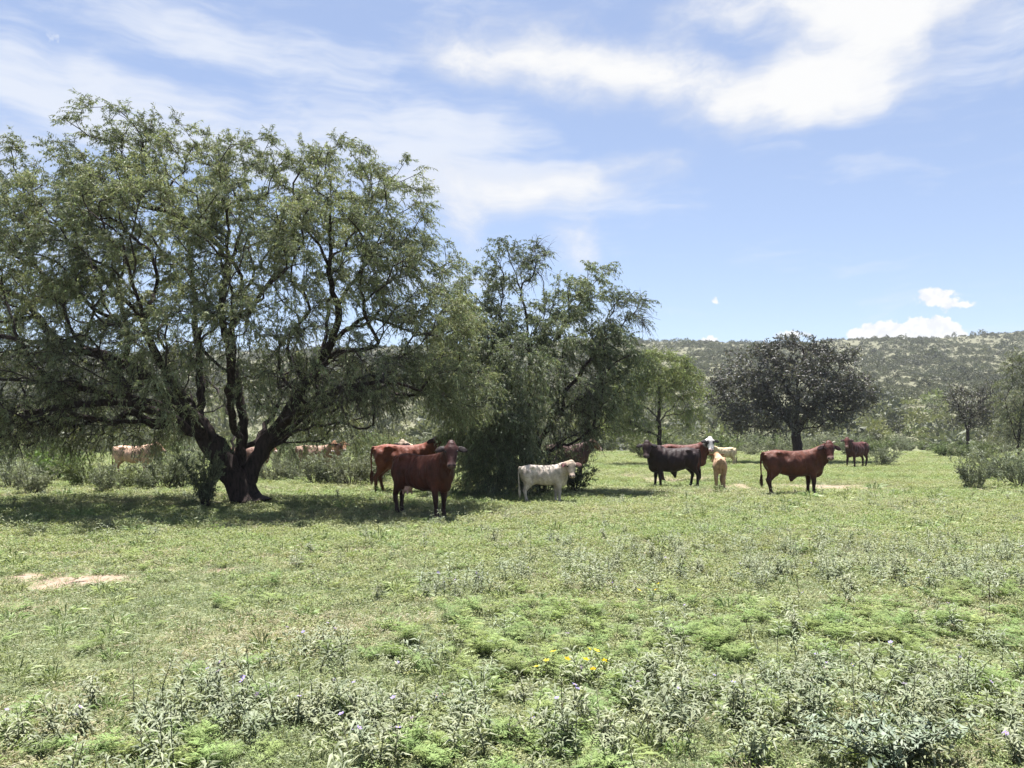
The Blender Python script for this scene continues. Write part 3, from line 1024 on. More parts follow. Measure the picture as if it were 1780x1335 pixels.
ORD = 'first second third fourth fifth sixth seventh eighth ninth tenth eleventh twelfth thirteenth fourteenth fifteenth sixteenth seventeenth'.split()
UNDER = [
        (20, 850, 60, SH_GREY, 1.2), (55, 862, 58, SH_GREY, 1.1), (150, 848, 60, SH_GREEN, 1.1), (190, 858, 52, SH_GREY, 1.1), (225, 850, 40, SH_GREEN, 1.0),
        (255, 853, 38, SH_GREY, 1.1), (285, 852, 70, SH_GREY, 1.1), (318, 850, 66, SH_GREY, 1.0), (470, 838, 40, SH_GREY, 1.2), (505, 836, 40, SH_GREY, 1.1), (545, 842, 52, SH_GREY, 1.2),
        (580, 842, 54, SH_GREY, 1.2), (612, 845, 58, SH_GREY, 1.2), (640, 842, 62, SH_GREY, 1.1), (655, 838, 70, SH_GREEN, 1.1), (490, 820, 40, SH_GREY, 1.1)]
for j, (px, py, hp, kd, wd) in enumerate(UNDER):
    order = sorted(q[0] for q in UNDER).index(px)
    shrub_px(kd, px, py, hp, '%s shrub, %s from the left in the row behind the big trunk' % ('greener' if kd is SH_GREEN else 'grey', ORD[order]), g, 'shrub', wd, j)
def belt_label(px, y, green):
    z = [(330, 'left of the big trunk'), (660, 'right of the big trunk'), (1080, 'behind the feathery mesquite'), (1240, 'below the small rounded mesquite'),
         (1530, 'around the dark leaved tree'), (9999, 'at the right below the hill')]
    w = next(t for lim, t in z if px < lim)
    return '%s %s shrub in the brush belt %s' % ('near' if y < 48 else 'middle' if y < 64 else 'far', 'greenish' if green else 'greyish', w)


# belt of brush behind the herd
g = 'belt of brush behind the herd'
pl = []
tries = 0
while len(pl) < 165 and tries < 6000:
    tries += 1
    y = 34 + 52 * rng.uniform(0, 1) ** 0.8
    px = rng.uniform(-160, 1940)
    x = (px - 890) / F * y
    lim = 45 if px > 1530 else (41 if px > 1050 else 33)
    if 1380 < px < 1560 and y < 47: continue
    if px > 1540 and y < 50 and rng.uniform() < 0.75: continue
    if y < lim: continue
    if 1210 < px < 1300 and y < 43: continue
    if any((x - a) ** 2 + (y - b) ** 2 < 2.4 for a, b in pl): continue
    pl.append((x, y))
    kd = SH_GREY if rng.uniform() < 0.62 else SH_GREEN
    hgt = rng.uniform(0.6, 1.15) * (1.12 if y > 45 else 0.95) * (0.8 if px > 1540 else 1)
    r = place_shrub(kd[rng.integers(len(kd))], x, y, hgt, rng.uniform(0, 6.28), belt_label(px, y, kd is SH_GREEN), g)
    w = rng.uniform(1.0, 1.5)
    r.scale = (hgt * w, hgt * w, hgt)


# ------------------------------------------------------------------ instanced stuff (geometry nodes)
def scatter(name, temps, P, rot, scl, idx, label, cat):
    tcol = bpy.data.collections.new(name + '_templates')
    for i, me in enumerate(temps):
        o = bpy.data.objects.new('%s_%02d' % (name, i), me)
        tcol.objects.link(o)
    me = bpy.data.meshes.new(name)
    n = len(P)
    me.vertices.add(n)
    me.vertices.foreach_set('co', np.asarray(P, np.float32).ravel())
    for an, ty, data, key in (('rot', 'FLOAT_VECTOR', rot, 'vector'), ('scl', 'FLOAT_VECTOR', scl, 'vector'), ('idx', 'INT', idx, 'value')):
        a = me.attributes.new(an, ty, 'POINT')
        a.data.foreach_set(key, np.asarray(data, np.int32 if ty == 'INT' else np.float32).ravel())
    for t in temps[:1]:
        me.materials.append(t.materials[0])
    o = link(name, me)
    ng = bpy.data.node_groups.new(name, 'GeometryNodeTree')
    ng.interface.new_socket('Geometry', in_out='INPUT', socket_type='NodeSocketGeometry')
    ng.interface.new_socket('Geometry', in_out='OUTPUT', socket_type='NodeSocketGeometry')
    N, L = ng.nodes, ng.links
    gi, go = N.new('NodeGroupInput'), N.new('NodeGroupOutput')
    ci = N.new('GeometryNodeCollectionInfo')
    ci.inputs['Collection'].default_value = tcol
    ci.inputs['Separate Children'].default_value = True
    ci.inputs['Reset Children'].default_value = True
    ip = N.new('GeometryNodeInstanceOnPoints')
    ip.inputs['Pick Instance'].default_value = True

    def attr(nm, ty):
        a = N.new('GeometryNodeInputNamedAttribute'); a.data_type = ty
        a.inputs['Name'].default_value = nm
        return a.outputs[0]
    e2r = N.new('FunctionNodeEulerToRotation')
    L.new(attr('rot', 'FLOAT_VECTOR'), e2r.inputs[0])
    L.new(gi.outputs[0], ip.inputs['Points'])
    L.new(ci.outputs[0], ip.inputs['Instance'])
    L.new(attr('idx', 'INT'), ip.inputs['Instance Index'])
    L.new(e2r.outputs[0], ip.inputs['Rotation'])
    L.new(attr('scl', 'FLOAT_VECTOR'), ip.inputs['Scale'])
    L.new(ip.outputs[0], go.inputs[0])
    md = o.modifiers.new('scatter', 'NODES')
    md.node_group = ng
    tag(o, label, cat, kind='stuff')
    return o


def rots(n, tilt=0.12):
    return np.stack([rng.normal(0, tilt, n), rng.normal(0, tilt, n), rng.uniform(0, 6.283, n)], 1)


def scl3(s, vz=0.2):
    s = np.asarray(s)
    return np.stack([s, s, s * np.exp(rng.normal(0, vz, len(s)))], 1)


# hillside brush
def bush_blob(n, ll, lw, c0, c1):
    d = rand_unit(n); d[:, 2] = np.abs(d[:, 2])
    p = d * (rng.uniform(0.45, 1, n) ** 0.5)[:, None] * np.array([0.5, 0.5, 0.78])
    p *= (1 + 0.25 * np.sin(d[:, 0] * 5 + rng.uniform(0, 6)) * np.sin(d[:, 1] * 4 + rng.uniform(0, 6)))[:, None]
    V, Fq = leaf_quads(p, unit(d + rng.normal(0, 0.6, (n, 3))), ll * rng.uniform(0.6, 1.4, n), lw * rng.uniform(0.6, 1.4, n))
    t = rng.uniform(0, 1, (n, 1))
    c = np.array(c0) * (1 - t) + np.array(c1) * t
    return mesh_np('bush', V, [Fq], M_SHRUB, np.repeat(c, 4, 0))


def hill_brush():
    T = [bush_blob(170, 0.2, 0.1, (0.09, 0.097, 0.068), (0.146, 0.152, 0.106)) for _ in range(4)]
    T += [bush_blob(170, 0.2, 0.1, (0.06, 0.065, 0.05), (0.098, 0.102, 0.076)) for _ in range(2)]
    T += [bush_blob(150, 0.22, 0.09, (0.13, 0.15, 0.07), (0.20, 0.21, 0.11)) for _ in range(2)]
    n = 52000
    y = 68 + (445 - 68) * rng.uniform(0, 1, n) ** 0.72
    u = rng.uniform(-1.0, 1.0, n)
    x = u * y
    dn = wav(x, y, 60, 0) + 0.8 * wav(x, y, 21, 6)
    keep = rng.uniform(0, 1, n) < np.clip(0.62 + 0.28 * dn, 0.1, 1)
    x, y, dn = x[keep], y[keep], dn[keep]
    n = len(x)
    P = np.stack([x, y, gh(x, y) - 0.1], 1)
    s = np.exp(rng.normal(0.0, 0.42, n)) * np.interp(y, [68, 130, 430], [1.2, 0.95, 1.0])
    k = rng.uniform(0, 1, n) + 0.12 * dn
    idx = np.where(k > 0.93, rng.integers(4, 6, n), np.where((y < 150) & (k > 0.5), rng.integers(6, 8, n), np.where(k > 0.78, rng.integers(4, 6, n), rng.integers(0, 4, n))))
    s3 = scl3(s, 0.2)
    s3[:, :2] *= rng.uniform(1.0, 1.6, n)[:, None]
    scatter('hillside_brush', T, P, rots(n, 0.1), s3, idx, 'dry scrub covering the long hill behind the meadow', 'brush')


hill_brush()


# ------------------------------------------------------------------ meadow plants
def forb_mesh(nl, rad, h, ll, lw, c0, c1):
    """low leafy ground plant"""
    a = rng.uniform(0, 6.283, nl); r = rad * np.sqrt(rng.uniform(0, 1, nl))
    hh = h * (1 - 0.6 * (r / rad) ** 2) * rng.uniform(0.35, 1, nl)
    p = np.stack([np.cos(a) * r, np.sin(a) * r, hh], 1)
    d = unit(np.stack([np.cos(a + rng.normal(0, 0.8, nl)), np.sin(a + rng.normal(0, 0.8, nl)), rng.normal(0.25, 0.35, nl)], 1))
    V, Fc = leaf_fold(p, d, ll * rng.uniform(0.6, 1.3, nl), lw * rng.uniform(0.7, 1.3, nl), droop=0.25)
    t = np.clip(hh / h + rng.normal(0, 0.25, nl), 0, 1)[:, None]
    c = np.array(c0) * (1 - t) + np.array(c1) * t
    return mesh_np('forb', V, [Fc], M_FORB, np.repeat(c, 5, 0))


def grass_mesh(nb, rad, h, c0, c1, w=0.0045):
    a = rng.uniform(0, 6.283, nb); r = rad * np.sqrt(rng.uniform(0, 1, nb))
    p = np.stack([np.cos(a) * r, np.sin(a) * r, np.zeros(nb)], 1)
    d = unit(np.stack([np.cos(a) * 0.5 + rng.normal(0, 0.35, nb), np.sin(a) * 0.5 + rng.normal(0, 0.35, nb), np.ones(nb)], 1))
    V, Fc = leaf_fold(p, d, h * rng.uniform(0.5, 1.3, nb), np.full(nb, w), droop=0.35, fold=0.1)
    t = rng.uniform(0, 1, nb)[:, None]
    c = np.array(c0) * (1 - t) + np.array(c1) * t
    return mesh_np('grass_tuft', V, [Fc], M_GRASS, np.repeat(c, 5, 0))


def feather_mesh(ns, h, c0, c1):
    """bright green plant with finely cut leaves"""
    LP, LD, LL = [], [], []
    for i in range(ns):
        a = rng.uniform(0, 6.283); lean = rng.uniform(0.1, 0.9)
        d = unit(np.array([math.cos(a) * lean, math.sin(a) * lean, 1]))
        L_ = h * rng.uniform(0.6, 1.1)
        for j in range(7):
            s = rng.uniform(0.3, 1)
            b = rng.uniform(0, 6.283)
            fd = unit(d * 0.5 + np.array([math.cos(b), math.sin(b), 0.15]))
            fl = h * 0.42 * rng.uniform(0.7, 1.2)
            u = np.linspace(0.15, 1, 7)
            base = d * L_ * s + np.outer(u, fd) * fl - np.outer(u ** 2, [0, 0, 0.3 * fl])
            sd = unit(np.cross(fd, [0, 0, 1]))
            for sg in (-1, 1):
                LP.append(base); LD.append(unit(np.tile(fd * 0.6 + sd * sg, (7, 1)) + rng.normal(0, 0.15, (7, 3))))
                LL.append(fl * 0.42 * (1.1 - u * 0.75))
    LP, LD, LL = np.concatenate(LP), np.concatenate(LD), np.concatenate(LL)
    n = len(LP)
    V, Fq = leaf_quads(LP, LD, LL, LL * 0.24, np.cross(LD, np.array([0, 0, 1]) + rng.normal(0, 0.3, (n, 3))))
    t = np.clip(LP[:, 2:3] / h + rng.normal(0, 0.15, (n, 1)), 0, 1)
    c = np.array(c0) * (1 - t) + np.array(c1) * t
    return mesh_np('feathery_plant', V, [Fq], M_FORB, np.repeat(c, 4, 0))


def silver_mesh(ns, h, lpn, c0, c1, ll=0.078, lw=0.0125):
    """nightshade: upright stems with narrow wavy silvery leaves; returns mesh + stem tips"""
    LP, LD, st, tips = [], [], [], []
    for i in range(ns):
        a = rng.uniform(0, 6.283); lean = rng.uniform(0.05, 0.75)
        d = unit(np.array([math.cos(a) * lean, math.sin(a) * lean, 1]))
        L_ = h * rng.uniform(0.55, 1.1)
        b0 = np.array([rng.normal(0, 0.05), rng.normal(0, 0.05), 0])
        t = np.linspace(0, 1, 5)
        pts = b0 + np.outer(t, d) * L_ + np.outer(t ** 2, rng.normal(0, 0.12, 3) * L_)
        st.append((pts, np.linspace(0.0035, 0.0015, 5)))
        s = np.sort(rng.uniform(0.12, 1.0, lpn))
        p = np.stack([np.interp(s, t, pts[:, q]) for q in range(3)], 1)
        b = np.arange(lpn) * 2.4 + rng.normal(0, 0.4, lpn)
        dd = unit(np.stack([np.cos(b), np.sin(b), rng.normal(0.45, 0.35, lpn)], 1) + d * 0.3)
        LP.append(p); LD.append(dd); tips.append(pts[-1])
    LP, LD = np.concatenate(LP), np.concatenate(LD)
    n = len(LP)
    V, Fc = leaf_fold(LP, LD, ll * rng.uniform(0.5, 1.3, n), lw * rng.uniform(0.7, 1.3, n), droop=0.35, fold=0.25)
    t = rng.uniform(0, 1, (n, 1))
    C = np.repeat(np.array(c0) * (1 - t) + np.array(c1) * t, 5, 0)
    SV, SF = tubes(st, lambda r: 3)
    SC = np.tile((0.09, 0.095, 0.06), (len(SV), 1))
    me = mesh_np('silvery_plant', np.concatenate([V, SV]), [Fc, SF + len(V)], M_SILVER, np.concatenate([C, SC]))
    return me, tips


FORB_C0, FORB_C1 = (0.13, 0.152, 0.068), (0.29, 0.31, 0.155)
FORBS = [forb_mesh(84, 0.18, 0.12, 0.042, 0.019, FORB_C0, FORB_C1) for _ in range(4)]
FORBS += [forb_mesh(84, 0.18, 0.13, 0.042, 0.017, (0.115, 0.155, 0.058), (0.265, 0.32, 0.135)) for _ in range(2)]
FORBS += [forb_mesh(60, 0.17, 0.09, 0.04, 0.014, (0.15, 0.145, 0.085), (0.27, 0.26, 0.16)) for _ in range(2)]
GRASS = [grass_mesh(34, 0.09, 0.085, (0.125, 0.155, 0.07), (0.24, 0.27, 0.135)) for _ in range(3)]
GRASS += [grass_mesh(30, 0.08, 0.10, (0.20, 0.195, 0.10), (0.33, 0.30, 0.185)) for _ in range(2)]
GRASS += [grass_mesh(44, 0.07, 0.20, (0.11, 0.15, 0.05), (0.22, 0.27, 0.10), 0.004)]
FEATH = [feather_mesh(7, 0.24, (0.115, 0.16, 0.055), (0.25, 0.32, 0.115)) for _ in range(3)]
SIL_C0, SIL_C1 = (0.125, 0.147, 0.082), (0.25, 0.275, 0.165)
SILV = [silver_mesh(rng.integers(4, 8), rng.uniform(0.2, 0.34), 17, SIL_C0, SIL_C1) for _ in range(6)]


def meadow_pts(n, y0, y1, power, margin=0.86):
    """points in the wedge of meadow before the camera, denser near"""
    u = rng.uniform(0, 1, n)
    y = y0 + (y1 - y0) * u ** power
    x = rng.uniform(-1, 1, n) * (margin * y + 0.8)
    return x, y


def ell(px, py, rows):
    m = np.zeros_like(px)
    for cx, cy, rx, ry, a in rows:
        m = np.maximum(m, a * np.clip(1.4 - np.hypot((px - cx) / rx, (py - cy) / ry), 0, 1))
    return m


LAWN = [(240, 1110, 380, 110, 1.2), (560, 1075, 260, 50, .8), (90, 1220, 170, 60, .8), (900, 1060, 140, 25, .6), (200, 970, 240, 18, .6), (1480, 1010, 120, 16, .4), (700, 1010, 200, 25, .5)]
FEA = [(860, 1140, 230, 55, 1), (1000, 1080, 160, 40, .6), (1500, 1110, 250, 55, 1), (1700, 1080, 140, 55, 1), (1250, 1120, 160, 40, .7), (330, 1310, 150, 35, 1),
       (900, 1320, 170, 30, .9), (1040, 1240, 140, 50, .6), (1720, 1200, 100, 60, .6), (700, 1150, 90, 40, .6), (20, 1290, 60, 30, .4), (1300, 1240, 90, 40, .4)]

# low leafy cover
n = 90000
x, y = meadow_pts(n, 3.0, 66, 1.35)
px, py = pic(x, y)
sm = soil_mask(x, y)
lawn = ell(px, py, LAWN)
pn = 0.5 + 0.35 * wav(x, y, 3.1, 0) + 0.25 * wav(x, y, 0.9, 6)
den = np.clip(0.95 - 1.5 * sm - 0.85 * lawn, 0, 1) * np.clip(0.35 + pn + np.clip((y - 9) / 10, 0, 0.6), 0.12, 1)
den *= np.interp(y, [3, 7, 12], [0.22, 0.4, 1.0])
k = rng.uniform(0, 1, n) < den
x, y, pn = x[k], y[k], pn[k]
n = len(x)
P = np.stack([x, y, gh(x, y) - 0.01], 1)
s = rng.uniform(0.65, 1.25, n) * np.interp(y, [3, 8, 16, 40, 66], [0.55, 0.7, 1.05, 1.5, 1.9])
bright = wav(x, y, 7.5, 12) + rng.normal(0, 0.7, n)
idx = np.where(bright > 0.45, rng.integers(4, 6, n), np.where(bright < -1.0, rng.integers(6, 8, n), rng.integers(0, 4, n)))
s3 = scl3(s, 0.2)
s3[:, 2] *= np.interp(y, [3, 16, 40, 66], [1, 0.95, 0.72, 0.6])
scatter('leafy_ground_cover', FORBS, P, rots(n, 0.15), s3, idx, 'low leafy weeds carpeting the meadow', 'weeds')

# short turf
n = 62000
x, y = meadow_pts(n, 2.6, 24, 1.35)
px, py = pic(x, y)
sm = soil_mask(x, y)
k = rng.uniform(0, 1, n) < np.clip(0.95 - 0.95 * sm, 0.1, 1)
x, y = x[k], y[k]
n = len(x)
P = np.stack([x, y, gh(x, y) - 0.005], 1)
dry = wav(x, y, 4.2, 6) + rng.normal(0, 0.5, n) + np.interp(y, [8, 12], [-0.2, 0.45])
idx = np.where(dry > 0.75, rng.integers(3, 5, n), rng.integers(0, 3, n))
idx = np.where(rng.uniform(0, 1, n) < 0.012, 5, idx)
scatter('short_grass', GRASS, P, rots(n, 0.1), scl3(rng.uniform(0.6, 1.3, n) * np.interp(y, [3, 10, 24], [0.75, 0.9, 1.5])), idx, 'short fine grass between the weeds', 'grass')

# bright feathery weeds
n = 9000
x, y = meadow_pts(n, 3.2, 14, 1.1)
px, py = pic(x, y)
fm = ell(px, py, FEA) * (0.75 + 0.4 * wav(x, y, 1.1, 0)) + 0.035
k = rng.uniform(0, 1, n) < np.clip(fm, 0, 1) * 0.6
x, y = x[k], y[k]
n = len(x)
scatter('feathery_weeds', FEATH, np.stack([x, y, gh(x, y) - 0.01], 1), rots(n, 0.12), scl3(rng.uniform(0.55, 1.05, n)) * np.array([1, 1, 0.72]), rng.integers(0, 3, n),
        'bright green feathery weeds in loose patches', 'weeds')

# silvery nightshade: the nearest are things, the farther ones a mass
SZ = [(1450, 980, 420, 35, 1), (1700, 990, 160, 40, 1), (1040, 1010, 120, 25, .8), (1100, 960, 300, 25, .5), (480, 1210, 240, 80, .8), (560, 1270, 420, 70, 1), (1400, 1260, 420, 80, 1), (1000, 1290, 300, 60, .7), (1560, 1200, 200, 50, .8),
      (150, 1290, 200, 60, .8), (740, 1040, 120, 35, .5), (200, 1150, 60, 60, .5), (860, 1000, 200, 25, .4), (420, 1060, 80, 25, .5)]
n = 11000
x, y = meadow_pts(n, 3.4, 22, 1.0)
px, py = pic(x, y)
zm = ell(px, py, SZ) + 0.10
lawn = ell(px, py, LAWN)
k = rng.uniform(0, 1, n) < np.clip(zm - 0.45 * lawn, 0.02, 1) * 0.55 * np.interp(y, [3, 10, 22], [1, 0.8, 0.55]) * np.interp(y, [3.4, 22], [0.55, 1.35])
x, y = x[k], y[k]
px, py = pic(x, y)
infr = (px > -30) & (px < 1810) & (py < 1420)
near = np.argsort(np.where(infr, y, 1e3))[:280]
nearm = np.zeros(len(x), bool); nearm[near] = True
fx, fy = x[~nearm], y[~nearm]
n = len(fx)
scatter('silvery_weeds', [m for m, _ in SILV], np.stack([fx, fy, gh(fx, fy) - 0.01], 1), rots(n, 0.1), scl3(rng.uniform(0.7, 1.2, n)), rng.integers(0, 6, n),
        'pale silvery nightshade farther out in the meadow', 'weeds')


def flower_mesh(npet, rad, c, cc):
    a = np.arange(npet) * 6.283 / npet
    d = np.stack([np.cos(a), np.sin(a), np.full(npet, 0.25)], 1)
    V, Fq = leaf_quads(np.zeros((npet, 3)), unit(d), np.full(npet, rad), np.full(npet, rad * 0.75), np.stack([-np.sin(a), np.cos(a), 0 * a], 1))
    C = np.tile(c, (len(V), 1))
    ca = np.arange(6) * 6.283 / 6
    cv = np.concatenate([np.stack([np.cos(ca) * rad * .18, np.sin(ca) * rad * .18, np.full(6, rad * .12)], 1), [[0, 0, rad * 0.45]]])
    cf = np.array([[i, (i + 1) % 6, 6] for i in range(6)])
    return mesh_np('flower', np.concatenate([V, cv]), [Fq, cf + len(V)], M_PETAL, np.concatenate([C, np.tile(cc, (7, 1))]))


FL_PURPLE = flower_mesh(5, 0.017, (0.36, 0.30, 0.62), (0.7, 0.5, 0.08))
FL_YELLOW = flower_mesh(5, 0.03, (0.80, 0.62, 0.06), (0.6, 0.35, 0.03))
nf = 0
for q, i in enumerate(np.where(nearm)[0]):
    X0, Y0 = float(x[i]), float(y[i])
    fl = rng.uniform() < 0.13
    r = empty('nightshade_plant', (X0, Y0, float(gh(X0, Y0)) - 0.005), float(rng.uniform(0, 6.28)))
    s = float(rng.uniform(0.85, 1.3))
    r.scale = (s, s, s)
    qx, qy = pic(X0, Y0)
    where = ('nearest' if qy > 1230 else 'near' if qy > 1130 else 'middle') + ' ' + ('far left', 'left', 'centre', 'right', 'far right')[min(4, max(0, int(qx / 356)))]
    me, tips = SILV[int(rng.integers(0, 6))]
    look = ('tall' if s > 1.08 else 'low') + ' ' + ('bushy' if len(tips) >= 6 else 'sparse')
    if fl:
        tag(r, look + ' silvery nightshade with purple flowers in the %s of the meadow' % where, 'weed', 'flowering nightshade plants')
    else:
        tag(r, look + ' silvery nightshade without flowers in the %s of the meadow' % where, 'weed', 'nightshade plants')
    link('foliage', me, r)
    if fl:
        for tp in [tips[int(j)] for j in rng.choice(len(tips), 2, replace=False)]:
            o = link('flower', FL_PURPLE, r)
            o.location = tp + np.array([0, 0, 0.008])
            o.rotation_euler = (rng.normal(0.3, 0.4), rng.normal(0, 0.4), 0)

# yellow wildflowers
YM, YT = silver_mesh(5, 0.2, 14, (0.09, 0.13, 0.04), (0.2, 0.26, 0.09), 0.05, 0.018)
for px_, py_, lab in [(952, 1178, 'leftmost of the yellow flowered plants in the green patch'), (1020, 1192, 'lowest of the yellow flowered plants in the green patch'),
                      (1042, 1176, 'rightmost of the yellow flowered plants in the green patch'), (1138, 1048, 'yellow flowered plant farther back, alone')]:
    X0, Y0 = gpos(px_, py_)
    r = empty('yellow_wildflower', (X0, Y0, float(gh(X0, Y0))), float(rng.uniform(0, 6)))
    tag(r, lab, 'wildflower', 'yellow wildflowers')
    link('foliage', YM, r)
    for tp in YT[:3]:
        o = link('flower', FL_YELLOW, r)
        o.location = tp + np.array([0, 0, 0.03])
        o.rotation_euler = (rng.normal(0.5, 0.3), rng.normal(0, 0.4), 0)

# dry stalks
STK = []
for j in range(3):
    t = np.linspace(0, 1, 7)
    pts = np.stack([0.10 * t ** 2 * rng.normal(0, 1) + rng.normal(0, .004, 7), 0.08 * t ** 2 * rng.normal(0, 1), t * 0.45], 1)
    ch = [(pts, np.linspace(0.004, 0.0022, 7))]
    for s in (0.55, 0.75, 0.9):
        p = np.array([np.interp(s, t, pts[:, q]) for q in range(3)])
        ch.append((np.stack([p, p + np.array([rng.normal(0, .03), rng.normal(0, .03), .035])]), np.array([.0022, .0015])))
    V, Fq = tubes(ch, lambda r: 4)
    STK.append(mesh_np('dry_stalk', V, [Fq], M_STALK))
for j, (px_, py_, s) in enumerate([(1388, 1075, 1.05), (1376, 1085, .6), (1309, 1145, .8), (1068, 1130, .6), (1720, 1080, 1.0), (1470, 1090, .7), (910, 1240, .6), (975, 1300, .9), (1640, 1040, .6), (620, 1160, .5)]):
    X0, Y0 = gpos(px_, py_)
    o = link('dry_stalk', STK[j % 3])
    o.location = (X0, Y0, float(gh(X0, Y0)))
    o.rotation_euler = (rng.normal(0, .12), rng.normal(0, .15), rng.uniform(0, 6))
    o.scale = (s, s, s)
    tag(o, 'thin dark dry stalk poking up from the right half of the meadow' if px_ > 890 else 'thin dark dry stalk poking up left of the meadow middle', 'stalk', 'dry stalks')


# big lobed leaf plant in the near right corner
def lobed_leaf():
    out = [(0, 0), (.10, .35), (.30, .62), (.22, .42), (.45, .60), (.52, .30), (.78, .34), (.72, .14), (1.0, 0)]
    pts = np.array(out + [(a, -b) for a, b in out[-2:0:-1]], float)
    V = np.stack([pts[:, 0] * 0.13, pts[:, 1] * 0.095, -0.03 * pts[:, 0] ** 2 + 0.03 * np.abs(pts[:, 1])], 1)
    V = np.concatenate([V, np.stack([np.linspace(.25, .75, 3) * .13, np.zeros(3), -0.03 * np.linspace(.25, .75, 3) ** 2 - .004], 1)])
    m = len(pts)
    mid = [m, m + 1, m + 2]
    Fc = []
    for i in range(m):
        j = (i + 1) % m
        xm = (pts[i, 0] + pts[j, 0]) / 2
        c = mid[0] if xm < .33 else (mid[1] if xm < .62 else mid[2])
        Fc.append((i, j, c))
    h = m // 2
    Fc += [(0, m, 0)][:0]
    c = np.tile((0.175, 0.22, 0.145), (len(V), 1))
    c[m:] = (0.24, 0.27, 0.20)
    c *= np.exp(np.random.default_rng(1).normal(0, 0.1, (len(c), 1)))
    return mesh_np('leaf', V, [np.array(Fc)], M_SILVER, c)


def gourd_plant():
    X0, Y0 = gpos(1560, 1345)
    r = empty('broad_leaved_plant', (X0, Y0, float(gh(X0, Y0))))
    tag(r, 'sprawling plant with big lobed blue green leaves in the near right corner', 'plant')
    me = lobed_leaf()
    ch = []
    for i in range(24):
        a = rng.uniform(0, 6.283)
        rad = rng.uniform(0.2, 0.68)
        t = np.linspace(0, 1, 8)
        end = np.array([math.cos(a) * rad, math.sin(a) * rad * 0.62, rng.uniform(0.10, 0.27)])
        pts = np.outer(t, end); pts[:, 2] = end[2] * np.sin(t * 1.9) / math.sin(1.9) * 1.0
        pts += rng.normal(0, .008, pts.shape)
        ch.append((pts, np.linspace(.007, .003, 8)))
        for j in range(9):
            s = rng.uniform(0.25, 1.0)
            p = np.array([np.interp(s, t, pts[:, q]) for q in range(3)])
            o = link('leaf', me, r)
            o.location = p + np.array([rng.normal(0, .02), rng.normal(0, .02), .015])
            o.rotation_euler = (rng.normal(0.2, .3), rng.normal(-0.1, .3), rng.uniform(0, 6.283))
            s_ = rng.uniform(.4, .85)
            o.scale = (s_, s_, s_)
    V, Fq = tubes(ch, lambda q: 5)
    c = np.tile((0.11, 0.12, 0.075), (len(V), 1))
    link('stem', mesh_np('stem', V, [Fq], M_SILVER, c, True), r)


gourd_plant()

# ------------------------------------------------------------------ cattle
def ring_tube(Vs, Fs, cen, A, B, ra, rb, n=16, shape=None):
    """closed loft through rings: cen (k,3); A,B axes (k,3); ra, rb radii (rb may be a pair up/down)"""
    k = len(cen)
    ang = np.arange(n) * 2 * math.pi / n
    off = sum(len(v) for v in Vs)
    V = np.zeros((k, n, 3))
    for i in range(k):
        ca, sa = np.cos(ang), np.sin(ang)
        up, dn = (rb[i] if np.ndim(rb[i]) else (rb[i], rb[i]))
        ea = np.sign(ca) * np.abs(ca) ** 0.85
        w = np.where(sa > 0, up, dn) * sa
        tp = 1.0 if shape is None else 1 - shape * np.clip(sa, 0, 1) ** 2
        V[i] = cen[i] + A[i] * (ra[i] * ea * tp)[:, None] + B[i] * w[:, None]
    Vs.append(V.reshape(-1, 3))
    i = np.arange(k * n).reshape(k, n) + off
    j = np.roll(i, -1, 1)
    Fs.append(np.stack([i[:-1], j[:-1], j[1:], i[1:]], -1).reshape(-1, 4))
    Vs.append(np.array([cen[0], cen[-1]]))
    c0, c1 = off + k * n, off + k * n + 1
    Fs.append(np.stack([j[0], i[0], np.full(n, c0)], -1))
    Fs.append(np.stack([i[-1], j[-1], np.full(n, c1)], -1))


def ellipsoid(Vs, Fs, c, r, n=14):
    t = np.linspace(-1, 1, 9)[1:-1] * math.pi / 2
    t = np.concatenate([[-1.52], t, [1.52]])
    cen = np.array([[c[0] + r[0] * math.sin(q), c[1], c[2]] for q in t])
    k = len(t)
    ring_tube(Vs, Fs, cen, np.tile([0, 1.0, 0], (k, 1)), np.tile([0, 0, 1.0], (k, 1)), r[1] * np.cos(t), r[2] * np.cos(t), n)


def rotz(v, a):
    c, s = math.cos(a), math.sin(a)
    v = np.asarray(v, float)
    return np.stack([v[..., 0] * c - v[..., 1] * s, v[..., 0] * s + v[..., 1] * c, v[..., 2]], -1)


TORSO = np.array([  # x, top, bottom, half width
    (-0.83, 1.20, 1.02, 0.07), (-0.79, 1.27, 0.92, 0.15), (-0.72, 1.315, 0.80, 0.205), (-0.60, 1.345, 0.71, 0.245), (-0.44, 1.365, 0.645, 0.265), (-0.28, 1.345, 0.59, 0.275),
    (-0.10, 1.33, 0.545, 0.295), (0.08, 1.325, 0.52, 0.30), (0.26, 1.335, 0.525, 0.29), (0.42, 1.36, 0.545, 0.268), (0.56, 1.372, 0.57, 0.245), (0.68, 1.345, 0.605, 0.22),
    (0.78, 1.29, 0.66, 0.185), (0.86, 1.20, 0.75, 0.125), (0.90, 1.10, 0.86, 0.05)])
FRONT = np.array([  # x, z, fore-aft radius, lateral radius
    (0.53, 1.02, .17, .075), (0.54, 0.86, .155, .085), (0.52, 0.72, .13, .08), (0.53, 0.60, .095, .07), (0.545, 0.49, .072, .06), (0.555, 0.41, .066, .058), (0.55, 0.34, .052, .05),
    (0.55, 0.24, .044, .041), (0.552, 0.15, .045, .042), (0.56, 0.11, .053, .05), (0.58, 0.065, .05, .048), (0.595, 0.03, .06, .056), (0.60, 0.0, .064, .06)])
